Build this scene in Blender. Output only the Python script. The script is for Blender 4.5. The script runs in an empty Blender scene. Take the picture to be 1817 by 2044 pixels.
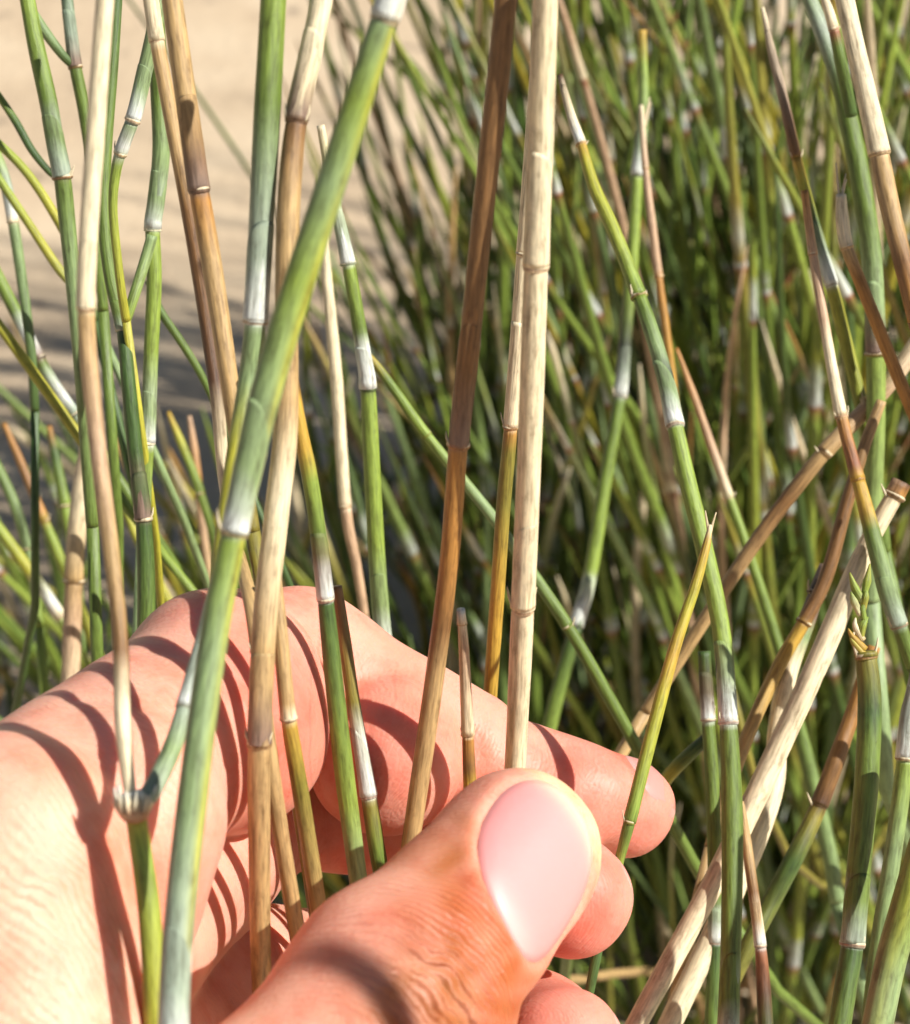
import bpy, math, random
import numpy as np
from mathutils import Vector, Matrix

rnd = random.Random(11)
sc = bpy.context.scene
col = sc.collection

# ------------------------------------------------------------------ camera
PITCH = math.radians(35.0)
CAM_H = 0.42
FPX = 4542.0                      # focal length in units of a 1817 x 2044 frame
CP, SP = math.cos(PITCH), math.sin(PITCH)
RIGHT = np.array((1.0, 0.0, 0.0)); UP = np.array((0.0, SP, CP)); FWD = np.array((0.0, CP, -SP))
CAM = np.array((0.0, 0.0, CAM_H))

cd = bpy.data.cameras.new("camera")
cam = bpy.data.objects.new("camera", cd); col.objects.link(cam)
cam.location = CAM
cam.rotation_euler = (math.pi / 2 - PITCH, 0, 0)
cd.sensor_fit = 'VERTICAL'
cd.sensor_height = 36.0
cd.lens = 36.0 * FPX / 2044.0
cd.clip_start = 0.005
cd.clip_end = 300.0
cd.dof.use_dof = True
cd.dof.focus_distance = 0.238
cd.dof.aperture_fstop = cd.lens / 1.7      # 1.7 mm entrance pupil
cd.dof.aperture_blades = 0
sc.camera = cam

# ------------------------------------------------------------------ light
s_cam = np.array((0.69, 0.46, 0.56)); s_cam /= np.linalg.norm(s_cam)
SUN = s_cam[0] * RIGHT + s_cam[1] * UP - s_cam[2] * FWD
sun_el = math.asin(SUN[2]); sun_rot = math.atan2(SUN[0], SUN[1])

w = bpy.data.worlds.new("World"); sc.world = w; w.use_nodes = True
nt = w.node_tree; bg = nt.nodes["Background"]
sky = nt.nodes.new("ShaderNodeTexSky"); sky.sky_type = 'NISHITA'; sky.sun_disc = False
sky.sun_elevation = sun_el; sky.sun_rotation = sun_rot
nt.links.new(sky.outputs[0], bg.inputs[0]); bg.inputs[1].default_value = 0.05

sl = bpy.data.lights.new("sun", 'SUN'); sl.energy = 5.0; sl.angle = math.radians(0.8); sl.color = (1.0, 0.965, 0.91)
so = bpy.data.objects.new("sun", sl); col.objects.link(so)
so.rotation_euler = Vector(SUN).to_track_quat('Z', 'Y').to_euler()
so.location = (1, 0, 2)

sc.view_settings.view_transform = 'Standard'; sc.view_settings.look = 'None'
sc.view_settings.gamma = 1.0; sc.view_settings.exposure = 0.6
sc.render.engine = 'CYCLES'
sc.cycles.max_bounces = 6; sc.cycles.diffuse_bounces = 4; sc.cycles.glossy_bounces = 2
sc.cycles.transmission_bounces = 2
sc.cycles.use_denoising = True


def P(px, py, d):
    """point seen at (px, py) of the 1817 x 2044 frame, d metres along the view axis"""
    return CAM + d * ((px - 908.5) / FPX * RIGHT + (1022.0 - py) / FPX * UP + FWD)


# ------------------------------------------------------------------ materials
def lin(r, g, b):
    f = lambda c: (c / 255 / 12.92) if c / 255 <= 0.04045 else ((c / 255 + 0.055) / 1.055) ** 2.4
    return np.array((f(r), f(g), f(b)))


def new_mat(name):
    m = bpy.data.materials.new(name); m.use_nodes = True
    n = m.node_tree.nodes; l = m.node_tree.links
    return m, n, l, n["Principled BSDF"]


def ramp(n, stops):
    r = n.new("ShaderNodeValToRGB")
    e = r.color_ramp.elements
    e[0].position, e[0].color = stops[0][0], (*stops[0][1], 1)
    e[1].position, e[1].color = stops[-1][0], (*stops[-1][1], 1)
    for p, c in stops[1:-1]:
        x = e.new(p); x.color = (*c, 1)
    return r


def stem_material(name, rough, bump):
    m, n, l, b = new_mat(name)
    a = n.new("ShaderNodeAttribute"); a.attribute_name = "Col"
    uv = n.new("ShaderNodeUVMap"); uv.uv_map = "UVMap"
    mp = n.new("ShaderNodeMapping"); mp.inputs['Scale'].default_value = (11.0, 0.35, 1)
    l.new(uv.outputs[0], mp.inputs[0])
    oi = n.new("ShaderNodeObjectInfo")
    cmb = n.new("ShaderNodeCombineXYZ")
    mu = n.new("ShaderNodeMath"); mu.operation = 'MULTIPLY'; mu.inputs[1].default_value = 50
    l.new(oi.outputs['Random'], mu.inputs[0]); l.new(mu.outputs[0], cmb.inputs[2])
    ad = n.new("ShaderNodeVectorMath"); ad.operation = 'ADD'
    l.new(mp.outputs[0], ad.inputs[0]); l.new(cmb.outputs[0], ad.inputs[1])
    s = n.new("ShaderNodeTexNoise"); s.inputs['Scale'].default_value = 1.0; s.inputs['Detail'].default_value = 3
    l.new(ad.outputs[0], s.inputs['Vector'])
    mp2 = n.new("ShaderNodeMapping"); mp2.inputs['Scale'].default_value = (6.0, 0.7, 1)
    l.new(uv.outputs[0], mp2.inputs[0])
    ad2 = n.new("ShaderNodeVectorMath"); ad2.operation = 'ADD'
    l.new(mp2.outputs[0], ad2.inputs[0]); l.new(cmb.outputs[0], ad2.inputs[1])
    s2 = n.new("ShaderNodeTexNoise"); s2.inputs['Scale'].default_value = 0.6; s2.inputs['Detail'].default_value = 5
    s2.inputs['Roughness'].default_value = 0.7
    l.new(ad2.outputs[0], s2.inputs['Vector'])
    r1 = ramp(n, [(0.3, (0.55, 0.52, 0.47)), (0.5, (0.95, 0.95, 0.93)), (0.72, (1.25, 1.22, 1.15))])
    l.new(s.outputs[0], r1.inputs[0])
    r2 = ramp(n, [(0.3, (0.55, 0.5, 0.45)), (0.45, (0.97, 0.97, 0.96)), (0.8, (1.2, 1.2, 1.15))])
    l.new(s2.outputs[0], r2.inputs[0])
    m1 = n.new("ShaderNodeMixRGB"); m1.blend_type = 'MULTIPLY'; m1.inputs[0].default_value = 0.85
    l.new(a.outputs['Color'], m1.inputs[1]); l.new(r1.outputs[0], m1.inputs[2])
    m2 = n.new("ShaderNodeMixRGB"); m2.blend_type = 'MULTIPLY'; m2.inputs[0].default_value = 0.8
    l.new(m1.outputs[0], m2.inputs[1]); l.new(r2.outputs[0], m2.inputs[2])
    l.new(m2.outputs[0], b.inputs['Base Color'])
    b.inputs['Roughness'].default_value = rough
    b.inputs['Specular IOR Level'].default_value = 0.4
    bp = n.new("ShaderNodeBump"); bp.inputs['Strength'].default_value = bump; bp.inputs['Distance'].default_value = 0.00012
    l.new(s.outputs[0], bp.inputs['Height'])
    sp = n.new("ShaderNodeTexNoise"); sp.inputs['Scale'].default_value = 2600; sp.inputs['Detail'].default_value = 1
    bp2 = n.new("ShaderNodeBump"); bp2.inputs['Strength'].default_value = bump * 0.55; bp2.inputs['Distance'].default_value = 0.00008
    l.new(sp.outputs[0], bp2.inputs['Height']); l.new(bp.outputs[0], bp2.inputs['Normal'])
    l.new(bp2.outputs[0], b.inputs['Normal'])
    return m


M_STEM = stem_material("stem_skin", 0.42, 0.55)
M_SHEATH = stem_material("sheath_skin", 0.5, 0.8)

# ground: pale sandy paving, mottled and speckled
M_GROUND, n, l, b = new_mat("sandy_ground")
tc = n.new("ShaderNodeTexCoord")
n1 = n.new("ShaderNodeTexNoise"); n1.inputs['Scale'].default_value = 14; n1.inputs['Detail'].default_value = 8
n1.inputs['Roughness'].default_value = 0.65
l.new(tc.outputs['Object'], n1.inputs['Vector'])
r1 = ramp(n, [(0.3, tuple(lin(172, 150, 122))), (0.5, tuple(lin(190, 168, 138))), (0.72, tuple(lin(202, 182, 152)))])
l.new(n1.outputs[0], r1.inputs[0])
v = n.new("ShaderNodeTexVoronoi"); v.inputs['Scale'].default_value = 55
l.new(tc.outputs['Object'], v.inputs['Vector'])
r2 = ramp(n, [(0.0, (0.42, 0.44, 0.48)), (0.13, (0.62, 0.62, 0.64)), (0.24, (1, 1, 1))])
l.new(v.outputs['Distance'], r2.inputs[0])
n2 = n.new("ShaderNodeTexNoise"); n2.inputs['Scale'].default_value = 30
l.new(tc.outputs['Object'], n2.inputs['Vector'])
r3 = ramp(n, [(0.48, (0, 0, 0)), (0.6, (0.95, 0.95, 0.95))])
l.new(n2.outputs[0], r3.inputs[0])
mx = n.new("ShaderNodeMixRGB"); mx.blend_type = 'MULTIPLY'
l.new(r3.outputs[0], mx.inputs[0]); l.new(r1.outputs[0], mx.inputs[1]); l.new(r2.outputs[0], mx.inputs[2])
l.new(mx.outputs[0], b.inputs['Base Color'])
b.inputs['Roughness'].default_value = 0.9
bp = n.new("ShaderNodeBump"); bp.inputs['Strength'].default_value = 0.5; bp.inputs['Distance'].default_value = 0.002
n3 = n.new("ShaderNodeTexNoise"); n3.inputs['Scale'].default_value = 220; n3.inputs['Detail'].default_value = 6
l.new(tc.outputs['Object'], n3.inputs['Vector']); l.new(n3.outputs[0], bp.inputs['Height'])
l.new(bp.outputs[0], b.inputs['Normal'])

# skin: pale pink on the palm side, tanned on the back of the thumb ("tan" attribute)
M_SKIN, n, l, b = new_mat("skin")
a = n.new("ShaderNodeAttribute"); a.attribute_name = "Col"
tc = n.new("ShaderNodeTexCoord")
n1 = n.new("ShaderNodeTexNoise"); n1.inputs['Scale'].default_value = 190; n1.inputs['Detail'].default_value = 5
l.new(tc.outputs['Object'], n1.inputs['Vector'])
n1.inputs['Roughness'].default_value = 0.65
r1 = ramp(n, [(0.3, (0.9, 0.7, 0.64)), (0.5, (1, 1, 1)), (0.7, (1.06, 1.12, 1.12))])
l.new(n1.outputs[0], r1.inputs[0])
mx0 = n.new("ShaderNodeMixRGB"); mx0.blend_type = 'MULTIPLY'; mx0.inputs[0].default_value = 0.9
l.new(a.outputs['Color'], mx0.inputs[1]); l.new(r1.outputs[0], mx0.inputs[2])
nl = n.new("ShaderNodeTexNoise"); nl.inputs['Scale'].default_value = 75; nl.inputs['Detail'].default_value = 3
l.new(tc.outputs['Object'], nl.inputs['Vector'])
rl = ramp(n, [(0.36, (1.02, 0.8, 0.74)), (0.5, (1, 1, 1)), (0.66, (1.03, 1.08, 1.06))])
l.new(nl.outputs[0], rl.inputs[0])
mx = n.new("ShaderNodeMixRGB"); mx.blend_type = 'MULTIPLY'; mx.inputs[0].default_value = 0.9
l.new(mx0.outputs[0], mx.inputs[1]); l.new(rl.outputs[0], mx.inputs[2])
l.new(mx.outputs[0], b.inputs['Base Color'])
b.inputs['Roughness'].default_value = 0.5
b.inputs['Specular IOR Level'].default_value = 0.3
b.inputs['Subsurface Weight'].default_value = 0.5
b.inputs['Subsurface Radius'].default_value = (1.0, 0.34, 0.18)
b.inputs['Subsurface Scale'].default_value = 0.0026
# fine skin lines follow each finger: attribute "ridge" runs along the bone, "fold" marks knuckle skin
ar = n.new("ShaderNodeAttribute"); ar.attribute_name = "ridge"
af = n.new("ShaderNodeAttribute"); af.attribute_name = "fold"
nw = n.new("ShaderNodeTexNoise"); nw.inputs['Scale'].default_value = 150; nw.inputs['Detail'].default_value = 5
l.new(tc.outputs['Object'], nw.inputs['Vector'])
w1 = n.new("ShaderNodeMath"); w1.operation = 'MULTIPLY_ADD'; w1.inputs[1].default_value = 4.5
l.new(nw.outputs[0], w1.inputs[0]); l.new(ar.outputs['Fac'], w1.inputs[2])
sn = n.new("ShaderNodeMath"); sn.operation = 'MULTIPLY'; sn.inputs[1].default_value = 8.2
l.new(w1.outputs[0], sn.inputs[0])
si = n.new("ShaderNodeMath"); si.operation = 'SINE'; l.new(sn.outputs[0], si.inputs[0])
sn2 = n.new("ShaderNodeMath"); sn2.operation = 'MULTIPLY'; sn2.inputs[1].default_value = 15.0
l.new(w1.outputs[0], sn2.inputs[0])
si2 = n.new("ShaderNodeMath"); si2.operation = 'SINE'; l.new(sn2.outputs[0], si2.inputs[0])
fm = n.new("ShaderNodeMath"); fm.operation = 'MULTIPLY'; l.new(si.outputs[0], fm.inputs[0]); l.new(af.outputs['Fac'], fm.inputs[1])
fm2 = n.new("ShaderNodeMath"); fm2.operation = 'MULTIPLY_ADD'; fm2.inputs[1].default_value = 0.03
l.new(si2.outputs[0], fm2.inputs[0]); l.new(fm.outputs[0], fm2.inputs[2])
vo = n.new("ShaderNodeTexVoronoi"); vo.inputs['Scale'].default_value = 1250; vo.feature = 'DISTANCE_TO_EDGE'
l.new(tc.outputs['Object'], vo.inputs['Vector'])
fm3 = n.new("ShaderNodeMath"); fm3.operation = 'MULTIPLY_ADD'; fm3.inputs[1].default_value = 0.4
l.new(vo.outputs['Distance'], fm3.inputs[0]); l.new(fm2.outputs[0], fm3.inputs[2])
bp = n.new("ShaderNodeBump"); bp.inputs['Strength'].default_value = 0.75; bp.inputs['Distance'].default_value = 0.0002
l.new(fm3.outputs[0], bp.inputs['Height']); l.new(bp.outputs[0], b.inputs['Normal'])

M_NAIL, n, l, b = new_mat("nail")
a = n.new("ShaderNodeAttribute"); a.attribute_name = "Col"
l.new(a.outputs['Color'], b.inputs['Base Color'])
b.inputs['Roughness'].default_value = 0.46
b.inputs['Specular IOR Level'].default_value = 0.36
b.inputs['Subsurface Weight'].default_value = 0.4
b.inputs['Subsurface Radius'].default_value = (1.0, 0.4, 0.25)
b.inputs['Subsurface Scale'].default_value = 0.001
tc = n.new("ShaderNodeTexCoord"); nz = n.new("ShaderNodeTexNoise"); nz.inputs['Scale'].default_value = 420
l.new(tc.outputs['Object'], nz.inputs['Vector'])
bp = n.new("ShaderNodeBump"); bp.inputs['Strength'].default_value = 0.25; bp.inputs['Distance'].default_value = 0.0002
l.new(nz.outputs[0], bp.inputs['Height']); l.new(bp.outputs[0], b.inputs['Normal'])


# ------------------------------------------------------------------ mesh helpers
def make_mesh(name, verts, faces, mat, cols=None, uvs=None, floats=None, smooth=True):
    me = bpy.data.meshes.new(name)
    me.from_pydata([tuple(map(float, v)) for v in verts] if not isinstance(verts, np.ndarray) else verts.tolist(), [],
                   faces if not isinstance(faces, np.ndarray) else faces.tolist())
    if cols is not None:
        at = me.color_attributes.new("Col", 'FLOAT_COLOR', 'POINT')
        c4 = np.ones((len(verts), 4), dtype=np.float32); c4[:, :3] = cols
        at.data.foreach_set("color", c4.ravel())
    if floats:
        for k, vals in floats.items():
            at = me.attributes.new(k, 'FLOAT', 'POINT')
            at.data.foreach_set("value", np.asarray(vals, dtype=np.float32))
    if uvs is not None:
        ul = me.uv_layers.new(name="UVMap")
        idx = np.zeros(len(me.loops), dtype=np.int32); me.loops.foreach_get("vertex_index", idx)
        ul.data.foreach_set("uv", np.asarray(uvs, dtype=np.float32)[idx].ravel())
    if smooth:
        me.polygons.foreach_set("use_smooth", np.ones(len(me.polygons), dtype=bool))
    me.materials.append(mat)
    me.update()
    return me


def link(name, me, parent=None, loc=None):
    o = bpy.data.objects.new(name, me); col.objects.link(o)
    if parent is not None:
        o.parent = parent
        o.matrix_parent_inverse = Matrix.Translation(-parent.location)
    return o


def tag(o, label=None, cat=None, group=None, kind=None):
    if label: o['label'] = label
    if cat: o['category'] = cat
    if group: o['group'] = group
    if kind: o['kind'] = kind
    return o


# ------------------------------------------------------------------ ground
def build_ground():
    xs = np.concatenate([[-80, -20, -5, -2], np.linspace(-1, 1, 41), [2, 5, 20, 80]])
    ys = np.concatenate([[-80, -20, -5, -2], np.linspace(-0.6, 1.8, 49), [3, 6, 20, 120]])
    V = []
    for y in ys:
        for x in xs:
            near = max(0.0, 1 - max(abs(x), abs(y - 0.6)) / 1.3)
            V.append((x, y, near * 0.006 * (math.sin(x * 9 + 1) * math.cos(y * 7) + 0.5 * math.sin(x * 23 + y * 17)) - 0.004))
    nx = len(xs)
    F = [(j * nx + i, j * nx + i + 1, (j + 1) * nx + i + 1, (j + 1) * nx + i) for j in range(len(ys) - 1) for i in range(nx - 1)]
    g = link("ground", make_mesh("ground", V, F, M_GROUND))
    tag(g, "pale tan sandy ground behind the stems, half in shadow", "ground", kind="structure")


build_ground()

# ------------------------------------------------------------------ stems
PAL = dict(G=lin(98, 118, 50), GD=lin(66, 90, 42), GG=lin(128, 148, 100), GL=lin(128, 148, 62), YG=lin(164, 160, 54),
           Y=lin(178, 144, 58), OL=lin(124, 116, 48), T=lin(176, 146, 100), C=lin(220, 204, 170), B=lin(124, 90, 54),
           BD=lin(82, 56, 36), PB=lin(124, 102, 88), W=lin(206, 210, 204), PK=lin(186, 154, 124), O=lin(168, 120, 60),
           SG=lin(146, 158, 140), DK=lin(56, 58, 56), R=lin(138, 88, 60))


def catmull(pts, step=10.0):
    """pts rows (x, y, d, w) in frame units; resampled finely, cubic through every point"""
    p = np.array(pts, dtype=float)
    if len(p) == 2:
        k = max(4, int(np.linalg.norm(p[1, :2] - p[0, :2]) / step))
        t = np.linspace(0, 1, k)[:, None]
        return p[0] * (1 - t) + p[1] * t
    e = np.vstack([2 * p[0] - p[1], p, 2 * p[-1] - p[-2]])
    out = []
    for i in range(1, len(e) - 2):
        k = max(3, int(np.linalg.norm(e[i + 1, :2] - e[i, :2]) / step))
        for t in np.linspace(0, 1, k, endpoint=False):
            a, b_, c_, d_ = e[i - 1], e[i], e[i + 1], e[i + 2]
            q = 0.5 * ((2 * b_) + (c_ - a) * t + (2 * a - 5 * b_ + 4 * c_ - d_) * t * t + (3 * b_ - a - 3 * c_ + d_) * t ** 3)
            q[3] = b_[3] * (1 - t) + c_[3] * t
            out.append(q)
    out.append(p[-1])
    return np.array(out)


def sample_cols(keys, ys):
    k = sorted(keys, key=lambda q: q[0])
    yk = np.array([q[0] for q in k]); ck = np.array([PAL[q[1]] if isinstance(q[1], str) else q[1] for q in k])
    return np.stack([np.interp(ys, yk, ck[:, i]) for i in range(3)], 1)


def tube(C, R, cols, nseg, stripe=None, top_cut=None, cap=True, rough=0.0, seed=0):
    """tube round the points C (top first) with radii R; colours per ring, an optional stripe round the girth and an oblique top"""
    n_ = len(C)
    T = np.gradient(C, axis=0); T /= np.linalg.norm(T, axis=1)[:, None] + 1e-12
    ref = np.cross(T, -FWD); ref /= np.linalg.norm(ref, axis=1)[:, None] + 1e-9      # across the stem
    U = ref; V_ = np.cross(U, T)
    s = np.concatenate([[0], np.cumsum(np.linalg.norm(np.diff(C, axis=0), axis=1))])
    th = np.linspace(0, 2 * math.pi, nseg, endpoint=False)
    r_ = np.random.RandomState(seed)
    ph = r_.rand(4) * 6.28
    wob = 1 + rough * (np.sin(s[:, None] * 330 + ph[0] + np.sin(th) * 1.5) * 0.4 + np.sin(2 * th[None, :] + ph[1] + s[:, None] * 160) * 0.7)
    rad = R[:, None] * wob
    ctr = np.repeat(C[:, None, :], nseg, 1)
    if top_cut:
        length, at, power = top_cut                     # the top ring is drawn down into an oblique mouth with a point at angle `at`
        f = (0.5 - 0.5 * np.cos(th - at)) ** power       # 0 at the point
        tot = s[-1]
        new = np.empty_like(ctr); nr = np.empty_like(rad)
        for j in range(nseg):
            s0 = min(f[j] * length, tot * 0.85)
            q = s0 + (s / tot) * (tot - s0)
            for k in range(3): new[:, j, k] = np.interp(q, s, C[:, k])
            nr[:, j] = np.interp(q, s, R) * wob[:, j]
        ctr, rad = new, nr
    V = ctr + rad[:, :, None] * (np.cos(th)[None, :, None] * U[:, None, :] + np.sin(th)[None, :, None] * V_[:, None, :])
    CC = np.repeat(cols[:, None, :], nseg, 1)
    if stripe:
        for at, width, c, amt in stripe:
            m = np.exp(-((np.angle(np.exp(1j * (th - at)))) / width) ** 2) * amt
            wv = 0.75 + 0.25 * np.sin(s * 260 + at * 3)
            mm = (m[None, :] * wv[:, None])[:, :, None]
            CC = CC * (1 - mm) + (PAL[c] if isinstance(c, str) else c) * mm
    verts = V.reshape(-1, 3)
    uv = np.stack([np.repeat(np.minimum(th, 2 * math.pi - th)[None, :] / math.pi, n_, 0), np.repeat(s[:, None] * 1000, nseg, 1)], 2).reshape(-1, 2)
    F = []
    for i in range(n_ - 1):
        for j in range(nseg):
            k = (j + 1) % nseg
            F.append((i * nseg + j, (i + 1) * nseg + j, (i + 1) * nseg + k, i * nseg + k))
    if cap:
        F.append(tuple(range(nseg))); F.append(tuple((n_ - 1) * nseg + j for j in range(nseg))[::-1])
    return verts, F, CC.reshape(-1, 3), uv


def world_path(q):
    return np.array([P(a[0], a[1], a[2]) for a in q])


def radii(q):
    return q[:, 3] * 0.5 / FPX * q[:, 2]


def cut(q, y0, y1):
    """part of the path between heights y0 < y1 of the frame, ends interpolated"""
    y = q[:, 1]
    if y[0] > y[-1]:
        raise ValueError
    y0 = max(y0, y[0]); y1 = min(y1, y[-1])
    ks = [k for k in range(len(y)) if y0 + 1 < y[k] < y1 - 1]
    f = lambda yy: np.array([np.interp(yy, y, q[:, i]) for i in range(4)])
    return np.array([f(y0)] + [q[k] for k in ks] + [f(y1)])


SEED = [0]
HAND_GROUP = "stems gathered in the hand"


def part_tube(name, q, keys, root, nseg, stripe=None, scale=None, mat=None, top_cut=None, rough=0.02):
    SEED[0] += 1
    C = world_path(q); R = radii(q)
    if scale is not None: R = R * scale(np.linspace(0, 1, len(R)))
    c = sample_cols(keys, q[:, 1])
    v_, f_, cc, uv = tube(C, R, c, nseg, stripe, top_cut, rough=rough, seed=SEED[0])
    return link(name, make_mesh(name, v_, f_, mat or M_STEM, cc, uv), root)


def stem(label, pts, cols, nodes=(), sheaths=(), stripe=None, nseg=14, group=None, name="grass_stem", frayed=None, ringcol='R',
         root=None, foot=None, node_w=1.16, tip=None, partname="internode"):
    """a jointed stem. pts: (x, y, depth, width) from the top down; nodes: heights of the joints;
    sheaths: (top, bottom, top colour, base colour, mouth length, mouth angle)"""
    q = catmull(pts)
    top_level = root is None
    if top_level:
        root = bpy.data.objects.new(name, None); col.objects.link(root)
        root.empty_display_size = 0.01
        root.location = (foot[0], foot[1], 0.0) if foot else P(*q[-1][:3])
        tag(root, label, "stem", group)
    ys = [q[0, 1]] + sorted(nodes) + [q[-1, 1]]
    for i in range(len(ys) - 1):
        a, b_ = ys[i], ys[i + 1]
        if b_ - a < 3: continue
        seg = cut(q, a, b_)
        flare_end = i < len(ys) - 2
        L = np.sum(np.linalg.norm(np.diff(seg[:, :2], axis=0), axis=1))

        def prof(t, fe=flare_end, fs=(i > 0), L=L):
            r = np.ones_like(t)
            if fe: r = r + 0.09 * np.exp(-((1 - t) * L / 22.0))
            if fs: r = r - 0.07 * np.exp(-(t * L / 40.0))
            if tip and not fs: r = r * np.clip(tip + (1 - tip) * t * L / 120.0, 0.05, 1)
            return r
        part_tube(partname, seg, cols, root, nseg, stripe, prof)
    for y in nodes:
        f = np.array([np.interp(y, q[:, 1], q[:, k]) for k in range(4)])
        hh = max(3.0, f[3] * 0.13)
        g = cut(q, y - hh, y + hh)
        g = np.array([np.array([np.interp(yy, q[:, 1], q[:, k]) for k in range(4)]) for yy in np.linspace(y - hh, y + hh, 7)])
        base = sample_cols(cols, np.array([y]))[0]
        rc = PAL[ringcol]
        kk = [(y - hh, PAL['C'] * 0.7 + base * 0.25), (y - hh * 0.35, PAL['C'] * 0.85), (y, rc * 0.7 + base * 0.3), (y + hh * 0.6, rc * 0.5 + base * 0.5), (y + hh, base)]
        nw = 1.0 + (node_w - 1.0) * rnd.uniform(0.05, 1.2)
        node_o = part_tube("node", g, kk, root, nseg, None, lambda t, nw=nw: 1.01 + (nw - 1.01) * np.sin(np.clip(t, 0, 1) * math.pi) ** 0.6, rough=0.09)
        if f[3] > 19 and rnd.random() < 0.75:           # torn papery scraps left at the joint
            for k in range(rnd.randint(1, 3)):
                sd = rnd.choice((-1, 1)) * rnd.uniform(0.75, 1.05); ln = f[3] * rnd.uniform(0.35, 1.1); dn = -f[2] * f[3] * 0.25 / FPX
                x0 = f[0] + sd * f[3] * 0.5
                sp = [(x0 + sd * f[3] * rnd.uniform(0.02, 0.22), y - ln, f[2] + dn, 1.5), (x0 + sd * f[3] * 0.06, y - ln * 0.5, f[2] + dn, f[3] * 0.13), (x0 - sd * f[3] * 0.12, y + hh * 0.5, f[2] + dn, f[3] * 0.16)]
                part_tube("papery_scrap", catmull(sp, 5), [(y - ln, PAL['C']), (y, PAL['C'] * 0.8), (y + hh, PAL['T'] * 0.7)], node_o, 5)
    for s_ in sheaths:
        y0, y1, ct, cb, mouth, ang = s_
        g = cut(q, y0, y1)
        ct = PAL[ct] if isinstance(ct, str) else ct
        own = sample_cols(cols, np.array([y0 - 4]))[0]; hz = (y1 - y0); j_ = rnd.uniform(0.8, 1.2)
        kk = [(y0, own * 0.8 + ct * 0.2), (y0 + hz * 0.4 * j_, own * 0.45 + ct * 0.55), (y0 + hz * 0.68 * j_, ct * 0.5 + PAL[cb] * 0.5), (y0 + hz * 0.92, PAL[cb]), (y1, PAL[cb])]
        ml = mouth * np.mean(g[:, 2]) / FPX
        part_tube("sheath", g, kk, root, nseg, [(ang + 2.6, 0.22, PAL['C'] * 0.95, 0.8)], lambda t: 1.035 + 0.07 * t ** 4, M_SHEATH,
                  (ml, ang, 1.6), rough=0.03)
    if frayed:
        (fx, fy, fd, n_f, flen) = frayed
        for k in range(n_f):
            dx = rnd.uniform(-16, 16)
            fp = [(fx + dx, fy - flen * rnd.uniform(0.5, 1), fd, 2.5), (fx + dx * 0.5, fy - flen * 0.3, fd, 5), (fx + dx * 0.15, fy + 4, fd, 7)]
            part_tube("frayed_fibre", catmull(fp), [(0, 'C'), (3000, 'T')], root, 6)
    if foot:                                            # the hidden lower stem, down to the ground
        (x, y, d, wd) = q[-1]
        A = P(x, y, d); rr = wd * 0.5 / FPX * d
        B_ = np.array((foot[0], foot[1], 0.0))
        tdir = A - P(*q[-4][:3]); tdir /= np.linalg.norm(tdir)
        L = np.linalg.norm(B_ - A)
        t = np.linspace(0, 1, 12)[:, None]
        m1 = A + tdir * L * 0.35
        m2 = B_ + np.array((0, 0, L * 0.35))
        C = (1 - t) ** 3 * A + 3 * (1 - t) ** 2 * t * m1 + 3 * (1 - t) * t * t * m2 + t ** 3 * B_
        SEED[0] += 1
        c0 = sample_cols(cols, np.array([y]))
        v_, f_, cc, uv = tube(C, np.full(12, rr), np.repeat(c0, 12, 0), nseg, None, seed=SEED[0])
        link(partname, make_mesh(partname, v_, f_, M_STEM, cc, uv), root)
    return root


# --- stems held in the hand or hanging in front of it
r_ = stem("dry beige stem forking from a pale joint above a bright green stalk, over the hand",
     [(212, -30, .187, 38), (192, 250, .188, 38), (172, 600, .189, 37), (192, 860, .190, 34), (222, 1100, .190, 33),
      (240, 1270, .189, 33), (246, 1450, .187, 34), (262, 1600, .186, 24)],
     [(-30, 'C'), (560, 'C'), (612, 'C'), (628, 'T'), (900, 'PK'), (1100, 'T'), (1300, 'B'), (1420, 'C'), (1600, 'C')],
     nodes=[618], sheaths=[(480, 616, 'C', 'C', 60, 2.0)], ringcol='R')
stem(None, [(268, 1606, .186, 44), (276, 1660, .187, 42), (296, 1800, .187, 45), (306, 1930, .187, 46), (314, 2100, .187, 48)],
     [(1600, 'YG'), (1700, 'GL'), (2100, 'YG')], root=r_, partname="green_stalk", foot=(-0.035, 0.26))
stem(None, [(436, 1150, .194, 28), (404, 1280, .1935, 30), (372, 1400, .192, 34), (345, 1490, .190, 38), (302, 1580, .187, 40), (272, 1614, .1865, 36)],
     [(1150, 'SG'), (1270, 'SG'), (1390, 'W'), (1410, 'SG'), (1500, 'GG'), (1590, 'SG')], root=r_, nodes=[1412], partname="side_shoot",
     sheaths=[(1290, 1410, 'SG', 'W', 30, 1.2)], ringcol='PB')
part_tube("joint", catmull([(262, 1580, .1862, 40), (266, 1598, .1862, 62), (268, 1616, .1862, 64), (270, 1630, .1865, 50)], 4), [(1578, 'W'), (1600, 'C'), (1618, 'PK'), (1632, 'R')], r_, 16, rough=0.12)
for k in range(13):                                    # torn papery collar round the fork
    a0 = k / 13 * 6.28 + rnd.uniform(-.15, .15)
    x0 = 267 + 31 * math.cos(a0); dd = .1862 - .0013 * math.sin(a0); up = rnd.uniform(10, 34)
    part_tube("collar_scale", catmull([(x0 + rnd.uniform(4, 14) * math.cos(a0), 1600 - up, dd, 3), (x0 + 3 * math.cos(a0), 1604, dd, rnd.uniform(10, 16)), (267 + 25 * math.cos(a0), 1626, dd, 10)], 6),
              [(1570, 'W'), (1606, 'C'), (1630, 'R')], r_, 6)

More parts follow.
